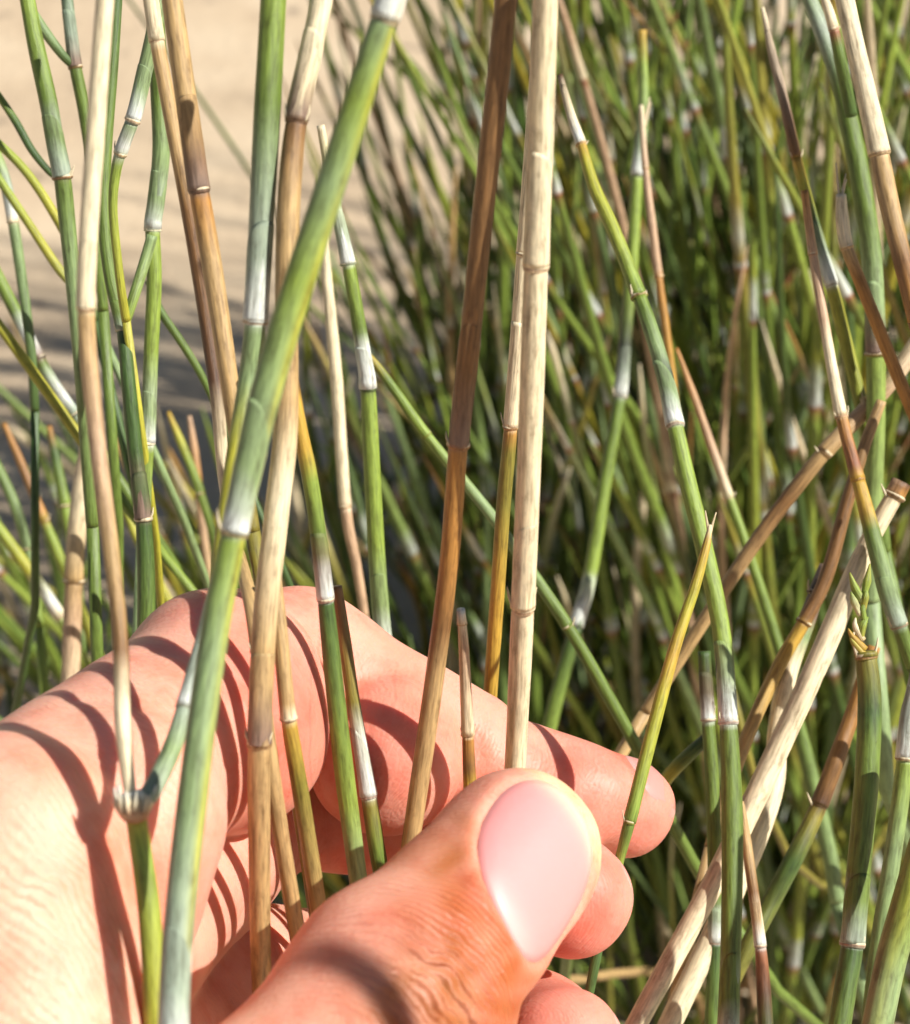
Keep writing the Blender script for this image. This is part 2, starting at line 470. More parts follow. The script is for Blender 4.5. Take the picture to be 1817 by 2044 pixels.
stem("thick grey green stem crossing all the others in front, with a yellow stripe lower down",
     [(812, -80, .176, 58), (768, 36, .177, 57), (690, 280, .179, 61), (605, 540, .181, 63), (530, 790, .182, 62), (468, 1062, .183, 53),
      (425, 1290, .183, 57), (385, 1590, .182, 62), (355, 1880, .181, 62), (345, 2100, .180, 60)],
     [(-80, 'W'), (30, 'W'), (45, 'GG'), (200, 'GL'), (360, 'GG'), (560, 'GL'), (800, 'GG'), (1060, 'SG'), (1080, 'GL'), (1300, 'GG'), (1600, 'GG'), (1880, 'SG'), (1960, 'W'), (2100, 'W')],
     nodes=[38, 1064], sheaths=[(-80, 36, 'W', 'W', 5, 0), (800, 1062, 'GG', 'W', 120, 0.6), (1850, 2100, 'SG', 'W', 130, 0.9)],
     stripe=[(2.55, .32, 'YG', .85)], foot=(-0.03, 0.24), nseg=20, ringcol='O')
stem("upright green stem with a silvery sheath, half behind the thick grey green stem",
     [(548, -40, .203, 52), (535, 200, .204, 54), (522, 440, .205, 50), (510, 640, .206, 46), (498, 760, .207, 46), (474, 900, .206, 42), (456, 1020, .204, 40), (438, 1150, .202, 38), (424, 1290, .199, 36), (402, 1450, .1955, 34), (383, 1600, .193, 34), (358, 1850, .190, 34), (347, 2100, .188, 34)],
     [(-40, 'GL'), (200, 'G'), (480, 'SG'), (560, 'W'), (640, 'W'), (655, 'GG'), (760, 'GG'), (900, 'YG'), (1010, 'YG'), (2100, 'GL')],
     nodes=[642], sheaths=[(440, 640, 'SG', 'W', 90, 2.2)], foot=(-0.045, 0.28), ringcol='O', nseg=16)
stem("tan dry stem with a dark joint, leaning beside a thinner one near the top edge",
     [(338, -40, .214, 42), (362, 130, .215, 44), (385, 290, .216, 44), (398, 382, .2165, 42), (425, 540, .2175, 40), (455, 740, .218, 38), (478, 900, .219, 34), (505, 1060, .22, 30)],
     [(-40, 'T'), (200, 'T'), (280, 'B'), (382, 'PB'), (400, 'O'), (520, 'T'), (760, 'T'), (1060, 'OL')],
     nodes=[380], sheaths=[(190, 380, 'B', 'PB', 60, 1.9)], foot=(-0.03, 0.31), ringcol='BD')
stem("slim brown stem with a cream top, tight against the tan stem with the dark joint",
     [(296, -40, .219, 30), (314, 84, .2195, 30), (345, 250, .22, 31), (380, 440, .221, 31), (412, 640, .222, 30), (434, 800, .222, 27), (448, 960, .223, 24), (470, 1080, .222, 26), (500, 1200, .213, 30), (520, 1340, .211, 31), (536, 1490, .2105, 33), (560, 1660, .2135, 34), (590, 1840, .219, 34), (610, 1960, .222, 34)],
     [(-40, 'C'), (80, 'C'), (100, 'T'), (300, 'T'), (420, 'B'), (760, 'BD'), (900, 'C'), (1000, 'C'), (1100, 'T'), (1960, 'T')],
     nodes=[82, 1300], sheaths=[(-40, 82, 'C', 'C', 10, 2.)], foot=(0.0, 0.27))
stem("stout straw coloured stem running down beside the thick grey green one into the dark palm",
     [(650, -40, .203, 44), (622, 100, .203, 46), (592, 240, .204, 44), (576, 420, .204, 46), (572, 640, .205, 48), (570, 860, .206, 50), (552, 1030, .206, 50), (530, 1230, .2065, 49), (518, 1480, .208, 47), (518, 1700, .212, 44), (520, 1880, .217, 42), (526, 2050, .224, 40)],
     [(-40, 'C'), (180, 'C'), (235, 'PB'), (252, 'B'), (420, 'T'), (800, 'T'), (1000, 'C'), (1300, 'T'), (1440, 'PB'), (1500, 'T'), (2050, 'T')],
     nodes=[240, 1484], sheaths=[(60, 238, 'C', 'PB', 120, 1.2), (1300, 1482, 'T', 'PB', 30, 1.9)], foot=(-0.012, 0.25), nseg=16, ringcol='B')
stem("yellowish cane with a swollen pale joint resting against the index finger crease",
     [(548, 1150, .2125, 28), (560, 1270, .2125, 31), (576, 1430, .2135, 33), (600, 1580, .216, 34), (622, 1720, .2195, 34), (645, 1870, .224, 34)],
     [(1150, 'T'), (1400, 'T'), (1430, 'C'), (1445, 'Y'), (1560, 'OL'), (1870, 'T')],
     nodes=[1434], foot=(0.01, 0.26), ringcol='PB', node_w=1.3)
stem("stem turning from brown through ochre to green, with a dark silvery sheath over the finger",
     [(574, 690, .214, 24), (596, 840, .2155, 29), (618, 950, .217, 32), (636, 1070, .2185, 33), (650, 1195, .220, 34), (664, 1330, .2215, 37), (686, 1530, .2235, 39), (708, 1700, .2255, 38), (730, 1870, .229, 36)],
     [(690, 'R'), (770, 'B'), (800, 'Y'), (890, 'Y'), (960, 'GL'), (1060, 'G'), (1100, 'SG'), (1190, 'W'), (1205, 'GD'), (1400, 'G'), (1600, 'GL'), (1720, 'GG'), (1870, 'GG')],  # dark green under the joint is shade put into the colour
     nodes=[1196], sheaths=[(1060, 1195, 'PB', 'W', 40, 1.4)], foot=(0.02, 0.255), nseg=16)
stem("short green stem with a torn white sheath behind the ochre to green one",
     [(672, 1170, .2265, 22), (690, 1290, .2275, 26), (710, 1430, .2285, 28), (736, 1586, .2295, 34), (752, 1690, .230, 34), (776, 1830, .232, 32)],
     [(1170, 'B'), (1400, 'OL'), (1500, 'W'), (1585, 'W'), (1600, 'OL'), (1700, 'G'), (1830, 'G')],  # the brown top paints the dark shade behind the front stem
     nodes=[1588], sheaths=[(1450, 1587, 'W', 'W', 90, 0.6)], foot=(0.022, 0.265), ringcol='R')
stem("dark brown shaded cane running from the top edge down to the thumb edge",
     [(1014, -40, .198, 47), (992, 180, .201, 45), (965, 420, .205, 44), (938, 680, .210, 42), (915, 890, .2145, 40), (897, 1120, .219, 39), (864, 1380, .224, 38), (832, 1600, .2275, 38), (806, 1780, .230, 36)],
     [(-40, 'B'), (300, 'B'), (680, 'B'), (740, 'PB'), (885, 'PB'), (900, 'O'), (1100, 'O'), (1250, 'B'), (1350, 'T'), (1780, 'T')],  # the upper browns hold the shade on this cane in their colour
     nodes=[888], sheaths=[(640, 886, 'B', 'PB', 150, 1.5)], foot=(0.028, 0.26), nseg=18, ringcol='O')
stem("stout ivory cane with ringed joints ending behind the thumb tip",
     [(1090, -40, .1955, 52), (1080, 250, .2005, 53), (1070, 530, .2045, 51), (1060, 830, .210, 49), (1044, 1210, .219, 47), (1032, 1460, .2265, 43), (1024, 1600, .2295, 42), (1014, 1780, .2315, 40)],
     [(-40, 'C'), (1780, 'C')], nodes=[532, 1212], stripe=[(1.15, .16, 'T', .55), (0.5, .3, 'PK', .5)], foot=(0.034, 0.255), nseg=20, ringcol='R', node_w=1.22,  # stripes paint the shaded left side into the colour
     sheaths=[(300, 528, 'C', 'C', 60, .9), (1040, 1208, 'C', 'C', 60, 2.2)])
stem("olive yellow stem with a cream upper joint, just behind the stout ivory cane",
     [(1072, 120, .232, 24), (1058, 320, .235, 27), (1045, 510, .238, 29), (1020, 850, .244, 29), (1006, 1000, .247, 29), (992, 1200, .251, 29), (978, 1400, .256, 29), (970, 1540, .262, 28)],
     [(120, 'C'), (840, 'C'), (856, 'O'), (900, 'OL'), (1010, 'OL'), (1200, 'Y'), (1540, 'Y')],
     nodes=[505, 852], sheaths=[(640, 850, 'C', 'C', 20, 1.)], foot=(0.05, 0.31), ringcol='B')
stem("broken off little cream stub standing behind the thumb edge",
     [(920, 1216, .2215, 17), (926, 1290, .223, 21), (931, 1400, .2255, 24), (934, 1466, .227, 25), (938, 1560, .2285, 27), (944, 1700, .231, 28)],
     [(1216, 'W'), (1240, 'C'), (1300, 'PK'), (1440, 'C'), (1462, 'C'), (1475, 'O'), (1530, 'B'), (1560, 'Y'), (1700, 'OL')],
     nodes=[1244, 1466], frayed=None, ringcol='O', foot=(0.03, 0.27), node_w=1.1)
stem("yellow green sprig with a split pale tip crossing the index fingertip",
     [(1418, 1048, .236, 8), (1410, 1090, .2355, 17), (1388, 1170, .235, 22), (1345, 1300, .234, 25), (1300, 1470, .233, 27), (1262, 1620, .2325, 27), (1238, 1712, .2335, 20), (1205, 1840, .237, 20)],
     [(1048, 'C'), (1080, 'Y'), (1200, 'YG'), (1310, 'Y'), (1400, 'YG'), (1600, 'GL'), (1650, 'G'), (1720, 'GL'), (1840, 'GD')],
     nodes=[1640], frayed=(1416, 1060, .236, 3, 50), foot=(0.06, 0.27), nseg=12, ringcol='OL', node_w=1.04)
# --- stems just behind the hand, middle of the picture
stem("green stem with white and dark banded joints rising behind the index finger",
     [(640, 250, .262, 16), (668, 400, .264, 22), (690, 500, .265, 27), (705, 580, .266, 28), (728, 720, .268, 30), (735, 778, .269, 32), (744, 960, .271, 34), (757, 1180, .274, 35), (770, 1330, .277, 35)],
     [(250, 'C'), (400, 'GL'), (440, 'W'), (520, 'W'), (535, 'GL'), (660, 'G'), (700, 'W'), (745, 'W'), (770, 'DK'), (790, 'GL'), (1080, 'GL'), (1190, 'GG'), (1330, 'GG')],
     nodes=[526, 776], sheaths=[(420, 525, 'SG', 'W', 30, 1.6), (690, 775, 'W', 'W', 30, .8), (1140, 1330, 'GG', 'W', 120, 1.7)], foot=(0.0, 0.36), ringcol='GD')
stem("long thin green leafy shoot slanting down behind the brown and ivory canes",
     [(712, 684, .273, 9), (760, 740, .274, 18), (850, 866, .275, 21), (930, 965, .276, 22), (1000, 1055, .277, 23), (1130, 1245, .279, 25), (1220, 1400, .281, 26), (1275, 1500, .283, 25), (1340, 1640, .288, 25), (1400, 1750, .292, 25)],
     [(684, 'Y'), (760, 'G'), (860, 'GL'), (1000, 'GG'), (1240, 'G'), (1750, 'G')], nodes=[868, 1250], foot=(0.12, 0.36), ringcol='OL', node_w=1.05)
stem("slim cream cane behind the green banded stem, jointed above the knuckle",
     [(640, 420, .30, 18), (655, 580, .301, 22), (672, 760, .303, 25), (690, 1010, .305, 24), (712, 1130, .307, 20), (728, 1230, .309, 18)],
     [(420, 'C'), (1000, 'C'), (1020, 'PK'), (1230, 'PK')], nodes=[1010], foot=(-0.03, 0.4), ringcol='T')
stem("jointed green stem with a dark collar crossing behind the slanting olive stem",
     [(1118, 150, .275, 12), (1140, 230, .274, 18), (1160, 286, .273, 21), (1185, 370, .271, 25), (1225, 460, .269, 29), (1268, 570, .267, 30), (1300, 660, .265, 32), (1330, 760, .263, 34), (1348, 850, .261, 35), (1375, 970, .259, 36), (1405, 1090, .257, 36), (1440, 1260, .255, 37), (1454, 1440, .253, 38), (1462, 1640, .252, 43), (1460, 1850, .250, 42), (1452, 2100, .248, 42)],
     [(150, 'BD'), (200, 'C'), (280, 'C'), (292, 'Y'), (330, 'YG'), (560, 'GL'), (620, 'G'), (700, 'GG'), (760, 'DK'), (790, 'W'), (846, 'W'), (858, 'GL'), (1280, 'GL'), (1330, 'DK'), (1380, 'W'), (1440, 'W'), (1456, 'G'), (1900, 'G'), (2000, 'SG'), (2100, 'W')],
     nodes=[288, 592, 850, 1442], sheaths=[(170, 286, 'C', 'W', 30, 1.6), (720, 849, 'GG', 'W', 70, .4), (1280, 1441, 'SG', 'W', 60, .8), (1900, 2100, 'G', 'W', 120, 1.9)],
     foot=(0.07, 0.3), nseg=16, ringcol='R')
stem("dark green stem with a blue white sheath leaning behind the ivory cane and fingertip",
     [(1282, 60, .335, 18), (1284, 220, .336, 22), (1272, 350, .337, 24), (1262, 520, .338, 25), (1248, 680, .339, 26), (1238, 790, .339, 26), (1212, 940, .339, 27), (1178, 1150, .339, 28), (1150, 1250, .339, 28), (1112, 1390, .34, 30), (1085, 1500, .341, 30)],
     [(60, 'Y'), (130, 'GL'), (260, 'GG'), (340, 'W'), (352, 'GL'), (560, 'GL'), (700, 'DK'), (730, 'W'), (785, 'W'), (800, 'G'), (1140, 'GL'), (1170, 'W'), (1240, 'SG'), (1255, 'GD'), (1500, 'GL')],
     nodes=[350, 792, 1250], sheaths=[(250, 349, 'SG', 'W', 30, 1.), (690, 790, 'SG', 'W', 30, 2.), (1150, 1249, 'W', 'W', 40, 2.)], foot=(0.03, 0.44), ringcol='DK')
stem("thin dry twig with a torn papery joint beside the dark green sheathed stem",
     [(1280, 210, .318, 9), (1288, 330, .318, 14), (1302, 450, .318, 17), (1316, 560, .319, 17), (1338, 720, .32, 17), (1360, 900, .322, 17), (1400, 1100, .326, 18), (1440, 1300, .33, 18)],
     [(210, 'C'), (330, 'PK'), (540, 'PK'), (555, 'O'), (900, 'Y'), (1300, 'OL')], nodes=[335, 552], frayed=(1284, 250, .318, 4, 60), foot=(0.11, 0.42), ringcol='O')
stem("tan pointed stem turning green, crossing under the long brown slanting branch",
     [(1350, 695, .322, 8), (1385, 790, .322, 15), (1420, 890, .322, 18), (1455, 990, .322, 19), (1500, 1120, .322, 21), (1560, 1310, .323, 23), (1590, 1430, .323, 28), (1622, 1560, .324, 30), (1655, 1700, .325, 31), (1672, 1800, .326, 31)],
     [(695, 'O'), (900, 'PK'), (985, 'C'), (1000, 'GL'), (1300, 'G'), (1420, 'C'), (1440, 'G'), (1800, 'GG')], nodes=[992, 1432], foot=(0.19, 0.42), ringcol='PK')
# --- right-hand side
stem("brown topped stem turning yellow then green with a long white sheath",
     [(1522, 15, .287, 9), (1540, 100, .287, 16), (1562, 190, .287, 20), (1590, 315, .287, 22), (1612, 400, .287, 24), (1636, 490, .287, 27), (1660, 570, .287, 27), (1690, 690, .287, 28), (1722, 820, .288, 29), (1750, 960, .29, 29), (1765, 1100, .292, 29)],
     [(15, 'C'), (100, 'PB'), (180, 'B'), (230, 'O'), (305, 'BD'), (320, 'Y'), (370, 'YG'), (450, 'GD'), (490, 'W'), (566, 'W'), (580, 'YG'), (900, 'G'), (1100, 'G')],
     nodes=[314, 568], sheaths=[(60, 312, 'PB', 'B', 30, 1.4), (440, 567, 'SG', 'W', 60, 1.)], foot=(0.22, 0.38), ringcol='BD')
stem("broad dark green stem near the top corner behind the ivory jointed cane",
     [(1600, -40, .281, 30), (1640, 60, .281, 34), (1678, 170, .281, 36), (1705, 290, .281, 40), (1728, 420, .281, 42), (1742, 540, .282, 42), (1748, 690, .283, 40), (1748, 860, .285, 38), (1740, 1050, .288, 38), (1738, 1200, .29, 38)],
     [(-40, 'GG'), (60, 'SG'), (180, 'G'), (420, 'G'), (560, 'GG'), (690, 'GL'), (1200, 'GG')],
     nodes=[706], sheaths=[(560, 704, 'GG', 'PB', 80, 1.)], foot=(0.18, 0.34), nseg=16, ringcol='R')
stem("ivory cane with a torn papery joint over a tan lower length in the top corner",
     [(1678, -40, .262, 38), (1702, 70, .262, 38), (1730, 190, .262, 40), (1754, 300, .262, 41), (1778, 420, .262, 40), (1802, 520, .262, 39), (1830, 640, .263, 38)],
     [(-40, 'C'), (296, 'C'), (315, 'T'), (430, 'T'), (520, 'B'), (640, 'O')], nodes=[306], sheaths=[(-40, 305, 'C', 'C', 10, 1.)], stripe=[(.6, .3, 'PB', .6)], foot=(0.25, 0.36), nseg=16, ringcol='B', node_w=1.3)
stem("small papery twig stub in the top corner beside the broad green stem",
     [(1640, -20, .272, 12), (1652, 15, .272, 20), (1664, 56, .272, 22), (1680, 130, .273, 26), (1700, 230, .276, 26)], [(-20, 'C'), (52, 'C'), (64, 'R'), (90, 'G'), (230, 'GD')], nodes=[58], frayed=(1645, 10, .272, 4, 40), ringcol='R')
stem("tan cane with a frayed broken top, bending away from the broad green stem",
     [(1679, 388, .266, 20), (1682, 440, .266, 27), (1690, 492, .266, 27), (1716, 560, .266, 26), (1752, 650, .266, 27), (1788, 740, .267, 27), (1830, 840, .268, 27)],
     [(388, 'C'), (486, 'C'), (500, 'T'), (560, 'O'), (840, 'O')], nodes=[494], frayed=(1678, 400, .266, 6, 75), ringcol='O', node_w=1.25, foot=(0.26, 0.36))
stem("pinkish tan stem going orange then green, ending in a sheathed joint over the ivory branches",
     [(1606, 380, .268, 15), (1622, 500, .268, 19), (1645, 640, .267, 21), (1662, 740, .266, 23), (1680, 832, .265, 26), (1700, 910, .264, 27), (1722, 990, .263, 30), (1748, 1090, .262, 36), (1772, 1180, .262, 38), (1796, 1252, .262, 34), (1822, 1330, .263, 28)],
     [(380, 'O'), (520, 'PK'), (640, 'PK'), (700, 'C'), (825, 'C'), (840, 'O'), (930, 'R'), (960, 'Y'), (1020, 'Y'), (1060, 'G'), (1160, 'GG'), (1245, 'SG'), (1260, 'G'), (1330, 'G')],
     nodes=[508, 832, 958, 1248], sheaths=[(1150, 1247, 'GG', 'SG', 30, 1.1)], foot=(0.27, 0.34), ringcol='R', node_w=1.08)
stem("brown bare branch slanting across the clump with two dark scars",
     [(1850, 655, .285, 34), (1790, 745, .285, 36), (1730, 815, .286, 34), (1650, 898, .286, 33), (1580, 985, .287, 31), (1510, 1080, .288, 29), (1440, 1185, .289, 28), (1360, 1310, .291, 27), (1290, 1420, .293, 26)],
     [(655, 'C'), (790, 'PK'), (900, 'T'), (1000, 'B'), (1200, 'T'), (1420, 'T')], nodes=[806, 902], foot=(0.06, 0.36), ringcol='BD', node_w=1.08)
stem("stout ivory branch slanting from a knotted end down to the bottom edge",
     [(1800, 962, 0.2650, 40), (1782, 996, 0.2650, 38), (1742, 1068, 0.2650, 38), (1704, 1150, 0.2650, 42), (1664, 1250, 0.2650, 46), (1616, 1360, 0.2640, 46), (1560, 1480, 0.2640, 48), (1504, 1600, 0.2630, 48), (1436, 1740, 0.2620, 46), (1366, 1870, 0.2610, 44), (1268, 2050, 0.2590, 44), (1240, 2110, 0.2580, 44)],
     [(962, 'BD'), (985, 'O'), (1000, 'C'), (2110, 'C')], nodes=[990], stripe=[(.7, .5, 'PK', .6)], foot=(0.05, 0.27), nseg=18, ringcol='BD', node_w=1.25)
stem("second ivory branch lying below and beside the stout one, with a green split end",
     [(1650, 1130, 0.2750, 30), (1610, 1240, 0.2740, 36), (1572, 1350, 0.2730, 38), (1552, 1460, 0.2725, 40), (1545, 1570, 0.2705, 42), (1505, 1690, 0.2690, 44), (1450, 1810, 0.2675, 46), (1388, 1940, 0.2660, 47), (1310, 2100, 0.2640, 46)],
     [(1130, 'PB'), (1180, 'DK'), (1230, 'PB'), (1270, 'GG'), (1330, 'C'), (2100, 'C')], nodes=[1185], foot=(0.055, 0.29), nseg=16, ringcol='BD')
stem("shaded brown cane slanting behind the ivory branches",
     [(1760, 800, .272, 20), (1726, 890, .272, 24), (1692, 1000, .272, 27), (1650, 1150, .272, 29), (1606, 1240, .272, 29), (1560, 1320, .272, 29), (1500, 1450, .271, 28), (1452, 1580, .271, 28), (1420, 1690, .271, 28)],
     [(800, 'T'), (950, 'B'), (1230, 'B'), (1260, 'Y'), (1500, 'T'), (1690, 'T')], nodes=[1242], foot=(0.08, 0.31), ringcol='BD', node_w=1.06)
r_ = stem("stout green stem topped by a knobbly yellow bud cluster near the bottom corner",
     [(1728, 1300, .244, 44), (1736, 1400, .244, 48), (1730, 1560, .2435, 50), (1714, 1740, .243, 50), (1702, 1882, .2425, 48), (1690, 1960, .242, 47), (1668, 2100, .241, 47)],
     [(1300, 'OL'), (1420, 'GD'), (1480, 'G'), (1740, 'G'), (1800, 'SG'), (1875, 'W'), (1890, 'GD'), (2100, 'G')],
     nodes=[1310, 1884], sheaths=[(1740, 1882, 'G', 'SG', 110, 1.9)], foot=(0.15, 0.27), nseg=18, ringcol='R', node_w=1.12)
for k in range(9):
    yy = 1165 + k * 16 + rnd.uniform(-8, 8); sd = rnd.choice((-1, 1)); xx = 1716 + sd * rnd.uniform(2, 13)
    part_tube("bud_scale", catmull([(xx + sd * rnd.uniform(0, 14), yy - rnd.uniform(14, 40), .2435, 3), (xx + sd * 3, yy - 6, .2435, rnd.uniform(9, 22)), (1722 + rnd.uniform(-5, 5), yy + 22, .2437, rnd.uniform(12, 19))], 6),
              [(1100, 'YG'), (1180, 'GL'), (1240, rnd.choice(('GL', 'OL', 'Y', 'C'))), (1320, 'Y')], r_, 7, rough=0.15)
stem("green stem with a shining white joint on the far edge, above the bottom corner",
     [(1850, 1250, .256, 32), (1826, 1380, .256, 34), (1814, 1436, .256, 36), (1802, 1560, .256, 37), (1780, 1720, .256, 36), (1752, 1900, .256, 34), (1730, 2100, .256, 32)],
     [(1250, 'GD'), (1340, 'DK'), (1400, 'W'), (1500, 'W'), (1520, 'GL'), (1700, 'GG'), (2100, 'G')], nodes=[1514], sheaths=[(1370, 1513, 'SG', 'W', 40, .5)], foot=(0.17, 0.3), nseg=16, ringcol='R')
stem("widest yellow green stem cutting the bottom corner",
     [(1900, 1480, .236, 60), (1858, 1640, .236, 62), (1812, 1800, .235, 63), (1778, 1920, .235, 64), (1740, 2100, .234, 64)],
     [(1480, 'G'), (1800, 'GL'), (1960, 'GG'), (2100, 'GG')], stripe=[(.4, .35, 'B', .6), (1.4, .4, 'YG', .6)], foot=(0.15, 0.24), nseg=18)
stem("half brown half green cane slanting between the bud stem and the jointed green stem",
     [(1745, 1290, .274, 26), (1700, 1430, .274, 32), (1668, 1520, .273, 36), (1634, 1610, .273, 36), (1592, 1700, .272, 38), (1540, 1800, .272, 38), (1494, 1890, .271, 36), (1440, 2000, .271, 36)],
     [(1290, 'O'), (1560, 'B'), (1600, 'BD'), (1630, 'OL'), (1720, 'GD'), (2000, 'OL')], nodes=[1606], foot=(0.09, 0.29), ringcol='BD', node_w=1.05)
stem("thin tan stem turning brown below a white joint, near the bottom edge",
     [(1478, 1600, .258, 14), (1490, 1680, .258, 21), (1504, 1780, .257, 22), (1518, 1888, .256, 24), (1524, 1970, .256, 29), (1532, 2100, .255, 32)],
     [(1600, 'T'), (1700, 'T'), (1780, 'B'), (1860, 'C'), (1884, 'W'), (1900, 'R'), (1980, 'BD'), (2100, 'GD')], nodes=[1888], sheaths=[(1800, 1887, 'T', 'W', 10, 1.)], foot=(0.08, 0.29), ringcol='R')
stem("green stem partly hidden by the jointed green stem, with a white band low down",
     [(1406, 1300, .266, 26), (1414, 1440, .266, 28), (1422, 1560, .266, 28), (1428, 1760, .266, 29), (1428, 1880, .266, 30), (1420, 2100, .266, 32)],
     [(1300, 'GD'), (1400, 'BD'), (1430, 'W'), (1450, 'G'), (1800, 'G'), (1830, 'W'), (1876, 'W'), (1886, 'GD'), (2100, 'G')], nodes=[1436, 1880], sheaths=[(1340, 1435, 'PB', 'W', 20, 1.), (1810, 1879, 'SG', 'W', 20, 1.)], foot=(0.08, 0.32), ringcol='R')
stem("short dark green shoot poking sideways beyond the index fingertip",
     [(1425, 1462, .275, 22), (1400, 1484, .275, 26), (1370, 1512, .275, 28), (1338, 1545, .276, 28), (1300, 1600, .28, 27)], [(1462, 'BD'), (1485, 'GD'), (1520, 'G'), (1540, 'YG'), (1600, 'G')], foot=(0.05, 0.33))
# --- left-hand side, behind the beige stem
LG = "upper left"
stem("dark green stem with a grey sheath near the left top edge",
     [(48, -40, .262, 30), (72, 90, .262, 34), (96, 200, .262, 36), (112, 290, .262, 36), (124, 350, .262, 36), (134, 440, .263, 34), (146, 560, .264, 32), (160, 720, .266, 28), (170, 860, .269, 26), (185, 1050, .272, 26)],
     [(-40, 'GL'), (200, 'G'), (290, 'SG'), (348, 'PB'), (362, 'G'), (600, 'GG'), (1050, 'G')], nodes=[354], sheaths=[(230, 352, 'G', 'SG', 60, 1.)], foot=(-0.12, 0.37), nseg=16, ringcol='R')
stem("blue grey stem joining a thinner shoot at a brown joint near the left top edge",
     [(130, -40, .27, 24), (140, 50, .27, 25), (150, 130, .27, 27), (168, 220, .271, 26), (184, 330, .272, 25), (190, 450, .274, 24), (206, 620, .276, 22)],
     [(-40, 'GD'), (60, 'SG'), (125, 'PB'), (140, 'G'), (620, 'G')], nodes=[134], sheaths=[(20, 133, 'SG', 'PB', 30, 1.)], foot=(-0.1, 0.39), ringcol='R')
stem("slender lit shoot bending down to the brown joint of the blue grey stem",
     [(40, -20, .268, 20), (62, 20, .268, 21), (92, 66, .268, 21), (125, 110, .269, 18), (148, 134, .27, 14)], [(-20, 'GL'), (40, 'GG'), (134, 'GD')])
stem("grey green stem with a silvery orange edged joint leaning behind the beige stem",
     [(325, -40, .242, 32), (308, 60, .242, 32), (285, 160, .243, 31), (268, 230, .243, 30), (246, 290, .244, 28), (232, 340, .245, 22), (226, 420, .246, 18), (240, 560, .248, 18), (252, 640, .25, 18)],
     [(-40, 'GG'), (120, 'GG'), (180, 'SG'), (238, 'W'), (246, 'GG'), (290, 'W'), (330, 'GL'), (640, 'YG')], nodes=[240, 306], sheaths=[(130, 239, 'GG', 'W', 40, 1.)], ringcol='O', foot=(-0.075, 0.33))
stem("light green stem with two white joints rising left of the brown pair",
     [(312, 40, .256, 34), (318, 180, .256, 36), (322, 300, .256, 36), (312, 400, .257, 34), (305, 456, .2575, 32), (308, 560, .258, 31), (302, 700, .259, 30), (296, 860, .26, 29), (290, 960, .261, 28), (286, 1080, .262, 28)],
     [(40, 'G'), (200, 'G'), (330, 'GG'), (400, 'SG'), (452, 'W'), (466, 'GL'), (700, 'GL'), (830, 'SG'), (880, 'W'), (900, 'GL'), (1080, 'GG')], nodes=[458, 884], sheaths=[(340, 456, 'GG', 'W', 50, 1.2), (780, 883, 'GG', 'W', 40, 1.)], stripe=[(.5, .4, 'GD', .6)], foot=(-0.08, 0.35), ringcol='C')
stem("dark green stem with a forked joint between the beige stem and the light green stem",
     [(236, -40, .252, 22), (226, 120, .252, 23), (212, 300, .252, 24), (208, 440, .252, 25), (222, 560, .252, 26), (245, 656, .252, 27), (256, 760, .252, 29), (270, 900, .253, 31), (286, 1030, .254, 33), (292, 1160, .255, 36), (292, 1330, .256, 38)],
     [(-40, 'GD'), (300, 'G'), (600, 'G'), (650, 'SG'), (668, 'GD'), (900, 'GD'), (1000, 'PB'), (1030, 'PB'), (1046, 'GD'), (1330, 'G')], nodes=[658, 1036], sheaths=[(600, 657, 'G', 'SG', 10, 1.), (940, 1035, 'GD', 'PB', 40, 2.)], foot=(-0.08, 0.32), ringcol='C')
stem("pale green shoot branching up from the forked joint behind the beige stem",
     [(304, 470, .254, 22), (290, 520, .254, 23), (268, 590, .253, 22), (248, 654, .253, 18)], [(470, 'GG'), (654, 'GL')])
stem("thin dark shoot bowing away to the brown pair from the light green stem",
     [(296, 560, .275, 14), (320, 620, .275, 17), (360, 680, .276, 17), (400, 745, .277, 16), (440, 830, .279, 15), (480, 930, .281, 15)], [(560, 'GD'), (700, 'G'), (930, 'GD')], foot=(-0.02, 0.42))
stem("wide blurred pale cane standing in the shadow left of the beige stem",
     [(182, 860, .315, 34), (166, 960, .315, 38), (152, 1080, .316, 38), (146, 1200, .317, 38), (142, 1330, .318, 38), (136, 1500, .32, 38)], [(860, 'PK'), (1000, 'C'), (1150, 'T'), (1250, 'PK'), (1500, 'C')], foot=(-0.16, 0.37), nodes=[1160], ringcol='BD')
stem("bright green shoot with a white joint at the left edge above the shadow line",
     [(-20, 520, .30, 24), (20, 600, .30, 26), (60, 680, .30, 27), (80, 720, .30, 26), (110, 770, .30, 24), (150, 828, .301, 24), (200, 900, .303, 22)], [(520, 'GL'), (620, 'G'), (670, 'W'), (715, 'PB'), (730, 'G'), (790, 'W'), (820, 'SG'), (900, 'G')], nodes=[716, 826], ringcol='DK', foot=(-0.1, 0.42))
stem("yellow green blade slanting in a straight line below the bright shoot at the left edge",
     [(-30, 610, .29, 20), (60, 735, .29, 22), (150, 860, .291, 22), (230, 980, .292, 21), (290, 1060, .293, 18)], [(610, 'YG'), (900, 'YG'), (980, 'G'), (1060, 'GL')], foot=(-0.04, 0.42))
stem("dark stem with a white knob at the far left, leaning into the lit ground",
     [(-10, 300, .29, 22), (10, 360, .29, 24), (26, 440, .29, 24), (44, 560, .291, 22), (62, 700, .292, 20), (70, 820, .294, 18)], [(300, 'GL'), (370, 'SG'), (425, 'W'), (440, 'C'), (450, 'GG'), (820, 'GD')], nodes=[442], ringcol='C', foot=(-0.16, 0.42))
